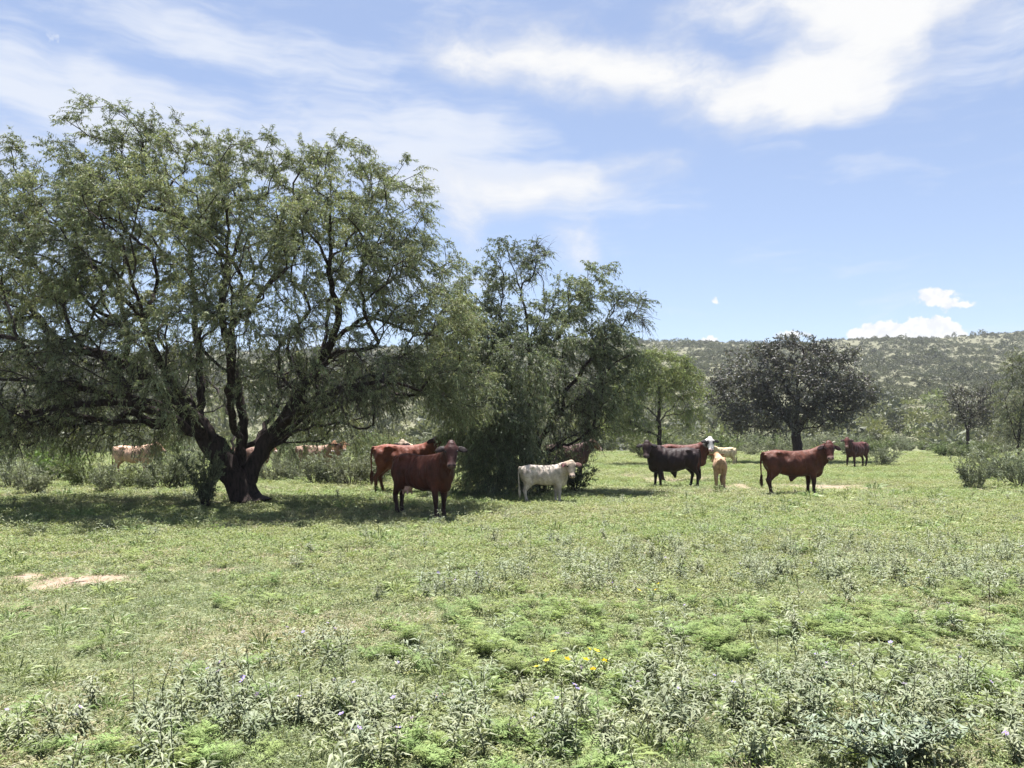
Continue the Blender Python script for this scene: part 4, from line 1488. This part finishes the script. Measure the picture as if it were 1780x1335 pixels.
HIND = np.array([
    (-0.56, 1.08, .20, .09), (-0.57, 0.95, .22, .115), (-0.55, 0.82, .205, .115), (-0.54, 0.71, .165, .10), (-0.59, 0.61, .118, .08), (-0.66, 0.53, .082, .06), (-0.715, 0.46, .07, .054), (-0.715, 0.40, .058, .047),
    (-0.70, 0.30, .048, .043), (-0.69, 0.18, .046, .042), (-0.68, 0.12, .053, .05), (-0.655, 0.065, .05, .048), (-0.64, 0.03, .06, .056), (-0.635, 0.0, .064, .06)])
HEAD = np.array([  # along face axis, half width, dorsal, ventral
    (-0.09, .05, .04, .05), (-0.06, .09, .07, .09), (0.0, .122, .10, .13), (0.06, .134, .108, .155), (0.13, .134, .10, .165), (0.20, .117, .086, .155), (0.27, .099, .074, .125),
    (0.335, .088, .064, .098), (0.39, .090, .062, .085), (0.435, .092, .058, .078), (0.47, .078, .046, .06), (0.487, .042, .024, .032)])


def soften(body, co, w, it):
    """smooth only where w > 0"""
    n = len(co)
    e = np.zeros(len(body.edges) * 2, np.int32)
    body.edges.foreach_get('vertices', e)
    a, b = e[0::2], e[1::2]
    deg = np.maximum(np.bincount(a, minlength=n) + np.bincount(b, minlength=n), 1)
    for _ in range(it):
        av = np.stack([np.bincount(a, co[b, q], n) + np.bincount(b, co[a, q], n) for q in range(3)], 1) / deg[:, None]
        co = co + (av - co) * w[:, None]
    return co


def build_cow(name, label, px, py, hgt, heading, head_w, col, cat='cow', hpitch=60, belly=0.0, slim=1.0, legs=(0, 0, 0, 0), head_s=1.0,
              dewlap=1.0, sheath=0.0, udder=None, hump=0.0, horns=False, ear_tag=False, ear_droop=0.25, bony=1.0, neck_up=0.28, tail_side=0.0, length=1.0, face=None, dome=1.0):
    """hgt: height at the withers; heading and head_w: world directions in degrees (0 = to the right, -90 = to the camera)"""
    X0, Y0 = gpos(px, py)
    sc = hgt / 1.37
    Vs, Fs = [], []
    T = TORSO.copy()
    T[:, 2] += 0.035 * np.clip((0.9 - np.abs(T[:, 0])) / 0.3, 0, 1)
    T[:, 2] += belly * np.clip(1 - np.abs(T[:, 0] / 0.8), 0, 1) ** 0.6
    T[:, 3] *= slim
    k = len(T)
    zc = T[:, 2] + 0.46 * (T[:, 1] - T[:, 2])
    cen = np.stack([T[:, 0], 0 * zc, zc], 1)
    ring_tube(Vs, Fs, cen, np.tile([0, 1.0, 0], (k, 1)), np.tile([0, 0, 1.0], (k, 1)), T[:, 3], np.stack([T[:, 1] - zc, zc - T[:, 2]], 1), 28, 0.34)
    for sg in (-1, 1):
        ellipsoid(Vs, Fs, (-0.43, sg * 0.175 * slim, 1.255), (.10, .07, .055 + .012 * bony))      # hook bone
        ellipsoid(Vs, Fs, (-0.775, sg * 0.10, 1.19), (.055, .045, .05))                            # pin bone
        ellipsoid(Vs, Fs, (0.52, sg * 0.155 * slim, .98), (.20, .095, .30))                        # shoulder
        ellipsoid(Vs, Fs, (-0.58, sg * 0.15 * slim, .98), (.205, .115, .27))                       # thigh
    ellipsoid(Vs, Fs, (0.66, 0, 0.72), (.21, .115, .12 + .06 * dewlap))                                   # brisket
    ellipsoid(Vs, Fs, (-0.43, 0, 0.74), (.25, .09, .10))                                           # flank fold
    if hump:
        ellipsoid(Vs, Fs, (0.55, 0, 1.36), (.22, .08, .05 + .09 * hump))
    if sheath:
        cs = np.array([(.06, 0, .65), (.03, 0, .56), (-.02, 0, .51 - .09 * sheath), (-.03, 0, .50 - .15 * sheath)])
        ring_tube(Vs, Fs, cs, np.tile([0, 1., 0], (4, 1)), np.tile([1., 0, 0], (4, 1)), [.08, .055, .038, .02], [.24, .13, .06, .028], 12)
    if udder:
        ellipsoid(Vs, Fs, (-0.46, 0, 0.62), (.15, .12, .13 * udder))
        for ux, uy in ((-.38, .06), (-.38, -.06), (-.52, .06), (-.52, -.06)):
            ellipsoid(Vs, Fs, (ux, uy, .50), (.024, .024, .06))
    # legs
    for i, (tab, sg) in enumerate(((FRONT, -1), (FRONT, 1), (HIND, -1), (HIND, 1))):
        t = tab.copy()
        a = R(legs[i])
        px0, pz0 = t[1, 0], t[1, 1]
        dz = pz0 - t[:, 1]
        t[:, 0] += np.tan(a) * np.clip(dz, 0, None)
        k = len(t)
        yy = np.interp(t[:, 1], [0, 0.5, 1.05], [0.145, 0.150, 0.165]) * sg * (0.55 + 0.45 * slim)
        cen = np.stack([t[:, 0], yy, t[:, 1]], 1)
        ring_tube(Vs, Fs, cen, np.tile([1., 0, 0], (k, 1)), np.tile([0, 1., 0], (k, 1)), t[:, 2], t[:, 3], 14)
    # head frame
    rel = R(head_w - heading)
    rel = (rel + math.pi) % (2 * math.pi) - math.pi
    nb = np.array([0.70, 0, 1.14])
    H = np.array([0.70 + 0.37 * math.cos(rel * 0.55), 0.37 * math.sin(rel * 0.55), 1.20 + neck_up])
    hp = R(hpitch)
    f = np.array([math.cos(rel) * math.cos(hp), math.sin(rel) * math.cos(hp), -math.sin(hp)])
    s = np.array([-math.sin(rel), math.cos(rel), 0.0])
    u = np.cross(f, s)
    if u[2] < 0:
        u = -u
    hs = head_s
    # neck
    t = np.linspace(0, 1, 7)[:, None]
    N0, N1, N2 = np.array([0.50, 0, 1.06]), np.array([0.80, 0, 1.20]) + np.array([0, .06 * math.sin(rel), 0]), H - u * 0.035 - f * 0.0
    cen = (1 - t) ** 2 * N0 + 2 * t * (1 - t) * N1 + t * t * N2
    tg = unit(np.gradient(cen, axis=0))
    A = unit(np.cross(tg, [0, 0, 1.0])); B = np.cross(A, tg)
    B *= np.sign(B[:, 2:3] + 1e-6)
    q = t[:, 0]
    ring_tube(Vs, Fs, cen, A, B, np.interp(q, [0, .5, 1], [.215 * slim, .165 * slim, .115]), np.interp(q, [0, .5, 1], [.30, .245, .135]), 18)
    # dewlap under the neck
    dw = cen[1:6] - B[1:6] * np.interp(q[1:6], [0, 1], [.25, .10])[:, None]
    ring_tube(Vs, Fs, dw, A[1:6], B[1:6], np.full(5, .035), np.interp(q[1:6], [0, .5, 1], [.17, .13, .05]) * (0.4 + 0.6 * dewlap), 12)
    # head
    hd = HEAD.copy(); hd *= hs
    k = len(hd)
    cen = H + np.outer(hd[:, 0], f)
    ring_tube(Vs, Fs, cen, np.tile(s, (k, 1)), np.tile(u, (k, 1)), hd[:, 1], np.stack([hd[:, 2], hd[:, 3]], 1), 20, 0.2)
    pc = H - f * 0.03 * hs + u * 0.02
    dm = np.array([pc - f * .10 * hs * dome, pc - f * .07 * hs * dome, pc, pc + f * .1 * hs])
    ring_tube(Vs, Fs, dm, np.tile(s, (4, 1)), np.tile(u, (4, 1)), np.array([.03, .065, .10, .09]) * hs, np.array([.03, .06, .085, .07]) * hs, 14)
    # ears
    ears = []
    for sg in (-1, 1):
        e0 = H + s * sg * 0.108 * hs + f * 0.04 * hs + u * 0.01
        ed = unit(s * sg + np.array([0, 0, -ear_droop]) - u * 0.10)
        ears.append((e0, ed))
        wd = unit(np.cross(ed, u)); th = np.cross(ed, wd)
        tt = np.array([0, .2, .45, .7, .88, 1.0])
        ec = e0 + np.outer(tt, ed) * 0.225 * hs
        ec[:, 2] -= 0.02 * tt ** 2
        ring_tube(Vs, Fs, ec, np.tile(wd, (6, 1)), np.tile(th, (6, 1)), np.array([.034, .06, .078, .072, .046, .014]) * hs, np.array([.022, .019, .017, .016, .014, .01]), 12)
    # tail (skin part)
    ts = tail_side
    tl = np.array([(-0.76, 0, 1.27), (-0.84, 0, 1.265), (-0.885, .01 * ts, 1.20), (-0.90, .02 * ts, 1.05), (-0.895, .04 * ts, .85), (-0.885, .05 * ts, .65), (-0.88, .05 * ts, .52)])
    tl[2:, 0] += 0.012
    tg = unit(np.gradient(tl, axis=0)); B = np.cross(tg, [0, 1., 0])
    ring_tube(Vs, Fs, tl, np.tile([0, 1., 0], (7, 1)), B, [.035, .035, .03, .026, .023, .021, .018], [.035, .035, .03, .026, .023, .021, .018], 10)

    V = np.concatenate(Vs)
    me = mesh_np('cow_cage', V, Fs)
    ob = bpy.data.objects.new('cow_cage', me)
    COL.objects.link(ob)
    md = ob.modifiers.new('r', 'REMESH'); md.mode = 'VOXEL'; md.voxel_size = 0.0155
    sm = ob.modifiers.new('s', 'SMOOTH'); sm.factor = 0.5; sm.iterations = 4
    dg = bpy.context.evaluated_depsgraph_get()
    body = bpy.data.meshes.new_from_object(ob.evaluated_get(dg), depsgraph=dg)
    bpy.data.objects.remove(ob)
    n = len(body.vertices)
    co = np.zeros(n * 3, np.float32); body.vertices.foreach_get('co', co)
    co = co.reshape(-1, 3).astype(float)
    w = np.clip((co[:, 2] - 0.62) / 0.12, 0, 1) * np.clip((0.84 - co[:, 0]) / 0.1, 0, 1) * np.clip((co[:, 0] + 0.82) / 0.06, 0, 1)
    w *= np.linalg.norm(co - H, axis=1) > 0.36
    if udder:
        w *= ~((co[:, 2] < 0.68) & (co[:, 0] < -0.2))
    co = soften(body, co, w * 0.8, 22)
    # rib and muscle relief
    rb = np.clip(1 - np.abs(co[:, 0] - 0.1) / 0.42, 0, 1) * np.clip((co[:, 2] - 0.75) / 0.2, 0, 1) * np.clip((1.28 - co[:, 2]) / 0.1, 0, 1) * (np.abs(co[:, 1]) > 0.12)
    co[:, 1] += np.sign(co[:, 1]) * rb * 0.0045 * (bony - 0.9) * np.sin((co[:, 0] + 0.25 * (co[:, 2] - 1)) * 6.283 / 0.105)
    side = np.sign(co[:, 1]) * np.clip((np.abs(co[:, 1]) - 0.06) / 0.06, 0, 1)
    trunk = (np.linalg.norm(co - H, axis=1) > 0.36) & (co[:, 2] > 0.5)
    x_, z_ = co[:, 0], co[:, 2]
    d_ = -0.042 * bony ** 0.5 * np.exp(-((x_ + 0.24) / 0.12) ** 2 - ((z_ - 1.14) / 0.12) ** 2)               # hollow before the hip
    d_ += -0.026 * np.exp(-((x_ - 0.33 + 0.15 * (z_ - 0.9)) / 0.05) ** 2) * np.clip((1.2 - z_) / 0.2, 0, 1)   # crease behind the shoulder
    d_ += -0.034 * np.exp(-((x_ + 0.335 - 0.25 * (z_ - 0.8)) / 0.06) ** 2) * np.clip((1.1 - z_) / 0.2, 0, 1)  # crease before the thigh
    d_ += -0.022 * np.exp(-((x_ - 0.66 - 0.3 * (z_ - 1.0)) / 0.05) ** 2) * np.clip((z_ - .75) / 0.2, 0, 1)    # neck to shoulder
    d_ += -0.02 * np.exp(-((x_ + 0.62) / 0.1) ** 2 - ((z_ - 1.22) / 0.06) ** 2)                              # dip between hook and pin
    d_ += 0.02 * bony ** 0.5 * np.exp(-((x_ + 0.44) / 0.055) ** 2 - ((z_ - 1.27) / 0.04) ** 2)
    d_ += 0.008 * (np.sin(x_ * 21 + 2 * z_) * np.sin(z_ * 17 + 3 * x_ + px) + 0.6 * np.sin(x_ * 37 + z_ * 11))
    co[:, 1] += side * d_ * trunk
    body.vertices.foreach_set('co', co.astype(np.float32).ravel())
    # colours by place on the animal
    rel_ = co - H
    tf, tsd, tu = rel_ @ f / hs, rel_ @ s / hs, rel_ @ u / hs
    head = (tf > -0.16) & (tf < 0.6) & (np.abs(tsd) < 0.34) & (np.abs(tu) < 0.22) & (co[:, 2] > 0.85)
    head &= (np.linalg.norm(rel_, axis=1) < 0.62)
    C = np.tile(np.array(col['body']), (n, 1))
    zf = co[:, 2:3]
    C = C * (1 + 0.45 * np.clip((zf - 1.08) / 0.2, 0, 1) * (np.abs(co[:, 0:1]) < 0.85))       # lighter topline: sunlight on the back put into the hide colour
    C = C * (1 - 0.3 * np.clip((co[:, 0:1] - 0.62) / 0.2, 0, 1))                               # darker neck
    if 'leg' in col:
        w = np.clip((0.62 - zf) / 0.2, 0, 1) * ((np.abs(co[:, 1:2]) > 0.05) | (zf < .5))
        C = C * (1 - w) + np.array(col['leg']) * w
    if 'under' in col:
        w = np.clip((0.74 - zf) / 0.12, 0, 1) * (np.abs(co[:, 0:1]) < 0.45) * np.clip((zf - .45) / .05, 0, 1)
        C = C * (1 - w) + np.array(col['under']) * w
    hc = np.array(col.get('head', col['body']))
    hw = (head & (tf < 0.58))[:, None] * np.clip((tu[:, None] + 0.14) / 0.08, 0, 1)
    C = C * (1 - hw) + hc * hw
    if 'face' in col:
        w = (head & (np.abs(tsd) < 0.085 + 0.02 * np.sin(tf * 20)) & (tu > -0.03) & (tf < 0.6) & (tf > -0.1))
        C[w] = col['face']
    if 'patch' in col:                                          # dark round the eyes
        for sg in (-1, 1):
            w = np.exp(-((tf - .13) / .075) ** 2 - ((tsd - sg * .115) / .055) ** 2)[:, None] * head[:, None]
            w = np.clip(w * 1.8, 0, 1)
            C = C * (1 - w) + np.array(col['patch']) * w
    ear = np.zeros(n, bool)
    for e0_, ed_ in ears:
        q_ = co - e0_
        al = q_ @ ed_
        ear |= (al > 0.035) & (np.linalg.norm(q_ - np.outer(al, ed_), axis=1) < 0.085) & (al < .3) & (np.abs(q_ @ u - 0) < .06)
    C[ear] = col.get('ear', tuple(np.array(hc) * 0.6))
    mz = np.clip((tf - 0.36) / 0.05, 0, 1)[:, None] * head[:, None] * (np.abs(tsd) < 0.12)[:, None]
    C = C * (1 - mz) + np.array(col.get('muzzle', (0.22, 0.14, 0.12))) * mz
    for sg in (-1, 1):                                           # nostrils and eye sockets
        w = np.exp(-((tf - .44) / .022) ** 2 - ((tsd - sg * .052) / .022) ** 2)[:, None] * head[:, None] * (tu > 0)[:, None]
        C = C * (1 - np.clip(1.5 * w, 0, 1)) + 0.01 * np.clip(1.5 * w, 0, 1)
        w = np.exp(-((tf - .13) / .035) ** 2 - ((tsd - sg * .105) / .028) ** 2)[:, None] * head[:, None] * (tu > 0)[:, None]
        C = C * (1 - .7 * w) + np.array((.012, .008, .007)) * .7 * w
    w = (np.exp(-((tf - .482) / .012) ** 2) * (np.abs(tsd) < .06) * head * (tu < 0.03))[:, None] * .7
    C = C * (1 - w) + 0.02 * w
    hoof = (zf < 0.06)
    C = np.where(hoof, np.array((0.03, 0.024, 0.02)), C)
    if udder:
        w = (((co[:, 0] + .46) / .19) ** 2 + (co[:, 1] / .14) ** 2 + ((co[:, 2] - .58) / .17) ** 2 < 1)[:, None] & (zf < .64) & (np.abs(co[:, 1:2]) < .10)
        C = np.where(w, np.array((0.42, 0.26, 0.22)), C)
    C *= np.exp(rng.normal(0, 0.03, (n, 1)))
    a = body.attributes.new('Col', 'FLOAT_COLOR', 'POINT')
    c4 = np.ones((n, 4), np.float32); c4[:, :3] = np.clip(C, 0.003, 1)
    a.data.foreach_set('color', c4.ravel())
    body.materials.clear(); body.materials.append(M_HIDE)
    body.polygons.foreach_set('use_smooth', np.ones(len(body.polygons), bool))
    body.name = name + '_body'

    r = empty(name, (X0, Y0, float(gh(X0, Y0)) + 0.01), R(heading))
    r.scale = (sc * length, sc, sc)
    tag(r, label, cat, 'cattle of the herd')
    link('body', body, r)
    # eyes
    for sg in (-1, 1):
        vv, ff = [], []
        ep = H + f * .13 * hs + s * sg * .118 * hs + u * .04 * hs
        ellipsoid(vv, ff, ep, (.021 * hs, .021 * hs, .021 * hs), 10)
        link('eye', mesh_np('eye', np.concatenate(vv), ff, M_EYE, None, True), r)
    # tail switch
    tb = tl[-1]
    ch = []
    for i in range(46):
        o = rng.normal(0, .014, 2)
        L_ = rng.uniform(.16, .34)
        tq = np.linspace(0, 1, 5)
        bl = rng.normal(0, .03, 2)
        z0 = rng.uniform(0, .12)
        pts = np.stack([tb[0] + o[0] + bl[0] * tq * (1.3 - tq), tb[1] + o[1] + bl[1] * tq * (1.3 - tq), tb[2] + z0 - L_ * tq], 1)
        ch.append((pts, np.array([.006, .008, .007, .005, .0015])))
    V, Fq = tubes(ch, lambda q: 4)
    link('tail_switch', mesh_np('tail_switch', V, [Fq], M_HIDE, np.tile(np.array(col.get('tail', np.array(col['body']) * 0.55)), (len(V), 1)), True), r)
    if horns:
        for sg in (-1, 1):
            b0 = H + s * sg * .085 * hs - f * .045 * hs + u * .03
            tq = np.linspace(0, 1, 7)
            pts = b0 + np.outer(tq, s * sg) * .085 + np.outer(tq ** 2, [0, 0, .055]) + np.outer(np.sin(tq * 3.14), u) * .02
            V, Fq = tubes([(pts, np.array([.030, .027, .024, .020, .015, .010, .003]))], lambda q: 10)
            link('horn', mesh_np('horn', V, [Fq], M_HORN, None, True), r)
    if ear_tag:
        sg = ear_tag
        p = H + s * sg * .24 * hs + f * .05 * hs + u * .03 + np.array([0, 0, -.06])
        w, h, t_ = s * .026, np.array([0, 0, .038]), u * .003
        q = []
        for e in (-1, 1):
            q += [p - w - h + t_ * e, p + w - h + t_ * e, p + w + h * .4 + t_ * e, p + w * .4 + h + t_ * e, p - w * .4 + h + t_ * e, p - w + h * .4 + t_ * e]
        me = bpy.data.meshes.new('ear_tag')
        me.from_pydata([tuple(v) for v in q], [], [(5, 4, 3, 2, 1, 0), (6, 7, 8, 9, 10, 11)] + [(i, (i + 1) % 6, 6 + (i + 1) % 6, 6 + i) for i in range(6)])
        me.materials.append(M_TAG)
        link('ear_tag', me, r)
    return r


DKRED = dict(body=(0.058, 0.016, 0.0095), leg=(0.024, 0.009, 0.008), head=(0.042, 0.013, 0.011), muzzle=(0.10, 0.055, 0.05), ear=(0.018, 0.01, 0.01), under=(0.05, 0.018, 0.014))
RED = dict(body=(0.125, 0.036, 0.021), leg=(0.09, 0.03, 0.02), head=(0.10, 0.03, 0.02), muzzle=(0.24, 0.13, 0.11), ear=(0.035, 0.015, 0.013))
RED2 = dict(body=(0.072, 0.022, 0.0125), leg=(0.03, 0.010, 0.009), head=(0.075, 0.02, 0.014), muzzle=(0.33, 0.2, 0.17), ear=(0.03, 0.012, 0.012), under=(0.06, 0.02, 0.016))
BULL = dict(body=(0.016, 0.0075, 0.007), leg=(0.012, 0.008, 0.009), head=(0.026, 0.011, 0.010), muzzle=(0.11, 0.075, 0.07), ear=(0.014, 0.009, 0.01), under=(0.018, 0.01, 0.01))
WHITE = dict(body=(0.40, 0.335, 0.275), leg=(0.37, 0.32, 0.28), head=(0.42, 0.33, 0.25), muzzle=(0.5, 0.38, 0.31), ear=(0.16, 0.085, 0.07), tail=(0.48, 0.42, 0.35))
CREAM = dict(body=(0.44, 0.34, 0.22), leg=(0.5, 0.4, 0.28), head=(0.40, 0.30, 0.22), patch=(0.05, 0.035, 0.03), muzzle=(0.5, 0.4, 0.34), ear=(0.05, 0.035, 0.03))
TAN = dict(body=(0.34, 0.215, 0.13), leg=(0.36, 0.24, 0.15), head=(0.33, 0.19, 0.09), muzzle=(0.3, 0.2, 0.15), ear=(0.2, 0.1, 0.06))
WFACE = dict(body=(0.07, 0.019, 0.013), leg=(0.04, 0.014, 0.012), head=(0.75, 0.70, 0.66), patch=(0.02, 0.012, 0.012), muzzle=(0.45, 0.3, 0.27), ear=(0.012, 0.009, 0.01))
PEACH = dict(body=(0.42, 0.27, 0.19), leg=(0.32, 0.18, 0.12), head=(0.36, 0.2, 0.12))
BROWNW = dict(body=(0.12, 0.06, 0.04), head=(0.26, 0.12, 0.065), muzzle=(0.66, 0.52, 0.45), ear=(0.06, 0.03, 0.02))
TANW = dict(body=(0.20, 0.125, 0.085), head=(0.38, 0.19, 0.10), muzzle=(0.66, 0.55, 0.48), ear=(0.10, 0.05, 0.035), patch=(0.10, 0.04, 0.025))

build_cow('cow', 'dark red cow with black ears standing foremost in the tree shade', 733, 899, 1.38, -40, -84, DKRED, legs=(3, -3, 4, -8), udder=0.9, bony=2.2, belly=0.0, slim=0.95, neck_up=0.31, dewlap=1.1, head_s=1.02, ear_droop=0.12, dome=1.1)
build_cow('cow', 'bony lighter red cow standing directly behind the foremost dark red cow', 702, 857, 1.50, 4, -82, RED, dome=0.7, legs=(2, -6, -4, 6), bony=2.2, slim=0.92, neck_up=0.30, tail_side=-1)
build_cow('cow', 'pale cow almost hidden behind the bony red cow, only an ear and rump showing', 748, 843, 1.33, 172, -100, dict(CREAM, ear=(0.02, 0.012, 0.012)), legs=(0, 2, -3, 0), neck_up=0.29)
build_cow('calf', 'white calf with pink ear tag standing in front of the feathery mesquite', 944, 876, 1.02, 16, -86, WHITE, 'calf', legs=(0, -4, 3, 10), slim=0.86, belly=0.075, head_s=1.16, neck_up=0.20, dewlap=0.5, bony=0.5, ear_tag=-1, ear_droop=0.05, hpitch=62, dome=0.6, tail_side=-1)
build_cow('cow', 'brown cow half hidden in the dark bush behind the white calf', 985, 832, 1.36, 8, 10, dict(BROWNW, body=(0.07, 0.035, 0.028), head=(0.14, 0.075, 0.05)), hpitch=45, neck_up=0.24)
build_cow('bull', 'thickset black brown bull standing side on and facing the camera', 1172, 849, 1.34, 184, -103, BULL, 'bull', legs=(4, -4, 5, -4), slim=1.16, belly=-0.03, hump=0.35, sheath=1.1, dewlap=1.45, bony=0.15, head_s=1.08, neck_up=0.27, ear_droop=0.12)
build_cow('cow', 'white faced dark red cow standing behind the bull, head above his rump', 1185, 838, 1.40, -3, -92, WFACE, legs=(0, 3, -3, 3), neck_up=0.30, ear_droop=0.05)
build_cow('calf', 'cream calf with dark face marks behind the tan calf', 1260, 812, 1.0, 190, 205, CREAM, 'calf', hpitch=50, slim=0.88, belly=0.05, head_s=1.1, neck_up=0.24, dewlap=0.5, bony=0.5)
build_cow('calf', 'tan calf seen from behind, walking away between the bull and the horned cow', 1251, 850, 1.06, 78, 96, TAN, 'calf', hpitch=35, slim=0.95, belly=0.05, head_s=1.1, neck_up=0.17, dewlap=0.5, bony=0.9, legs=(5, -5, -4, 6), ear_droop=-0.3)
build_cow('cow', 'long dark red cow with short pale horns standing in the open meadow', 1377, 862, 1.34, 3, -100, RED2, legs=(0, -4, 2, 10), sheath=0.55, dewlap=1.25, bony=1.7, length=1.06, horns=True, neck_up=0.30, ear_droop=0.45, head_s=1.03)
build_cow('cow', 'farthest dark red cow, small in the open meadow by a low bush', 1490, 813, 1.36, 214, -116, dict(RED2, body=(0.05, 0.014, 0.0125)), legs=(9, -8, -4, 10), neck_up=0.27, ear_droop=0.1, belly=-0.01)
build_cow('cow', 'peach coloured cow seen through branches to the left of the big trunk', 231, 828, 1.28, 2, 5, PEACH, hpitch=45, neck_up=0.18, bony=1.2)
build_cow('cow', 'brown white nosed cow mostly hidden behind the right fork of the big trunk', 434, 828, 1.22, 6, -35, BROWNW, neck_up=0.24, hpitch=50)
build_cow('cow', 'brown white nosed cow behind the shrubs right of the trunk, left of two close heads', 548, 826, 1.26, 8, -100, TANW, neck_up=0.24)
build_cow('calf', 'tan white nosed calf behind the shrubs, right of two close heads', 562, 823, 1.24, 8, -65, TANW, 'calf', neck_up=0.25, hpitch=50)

# ------------------------------------------------------------------ the dusty air
def haze(density):
    x0, x1, y0, y1, z0, z1 = -1950, 1950, -1350, 2650, -12, 80
    V = [(x, y, z) for z in (z0, z1) for y in (y0, y1) for x in (x0, x1)]
    Fq = [(0, 2, 3, 1), (4, 5, 7, 6), (0, 1, 5, 4), (1, 3, 7, 5), (3, 2, 6, 7), (2, 0, 4, 6)]
    m = bpy.data.materials.new('haze')
    m.use_nodes = True
    nt = m.node_tree
    nt.nodes.clear()
    out = nt.nodes.new('ShaderNodeOutputMaterial')
    v = nt.nodes.new('ShaderNodeVolumePrincipled')
    v.inputs['Color'].default_value = (0.86, 0.90, 1.0, 1)
    v.inputs['Density'].default_value = density
    v.inputs['Anisotropy'].default_value = 0.2
    nt.links.new(v.outputs[0], out.inputs['Volume'])
    tag(link('haze', mesh_np('haze', V, [np.array(Fq)], m)), 'thin pale haze over the meadow and hill', 'haze', kind='stuff')


haze(0.0002)
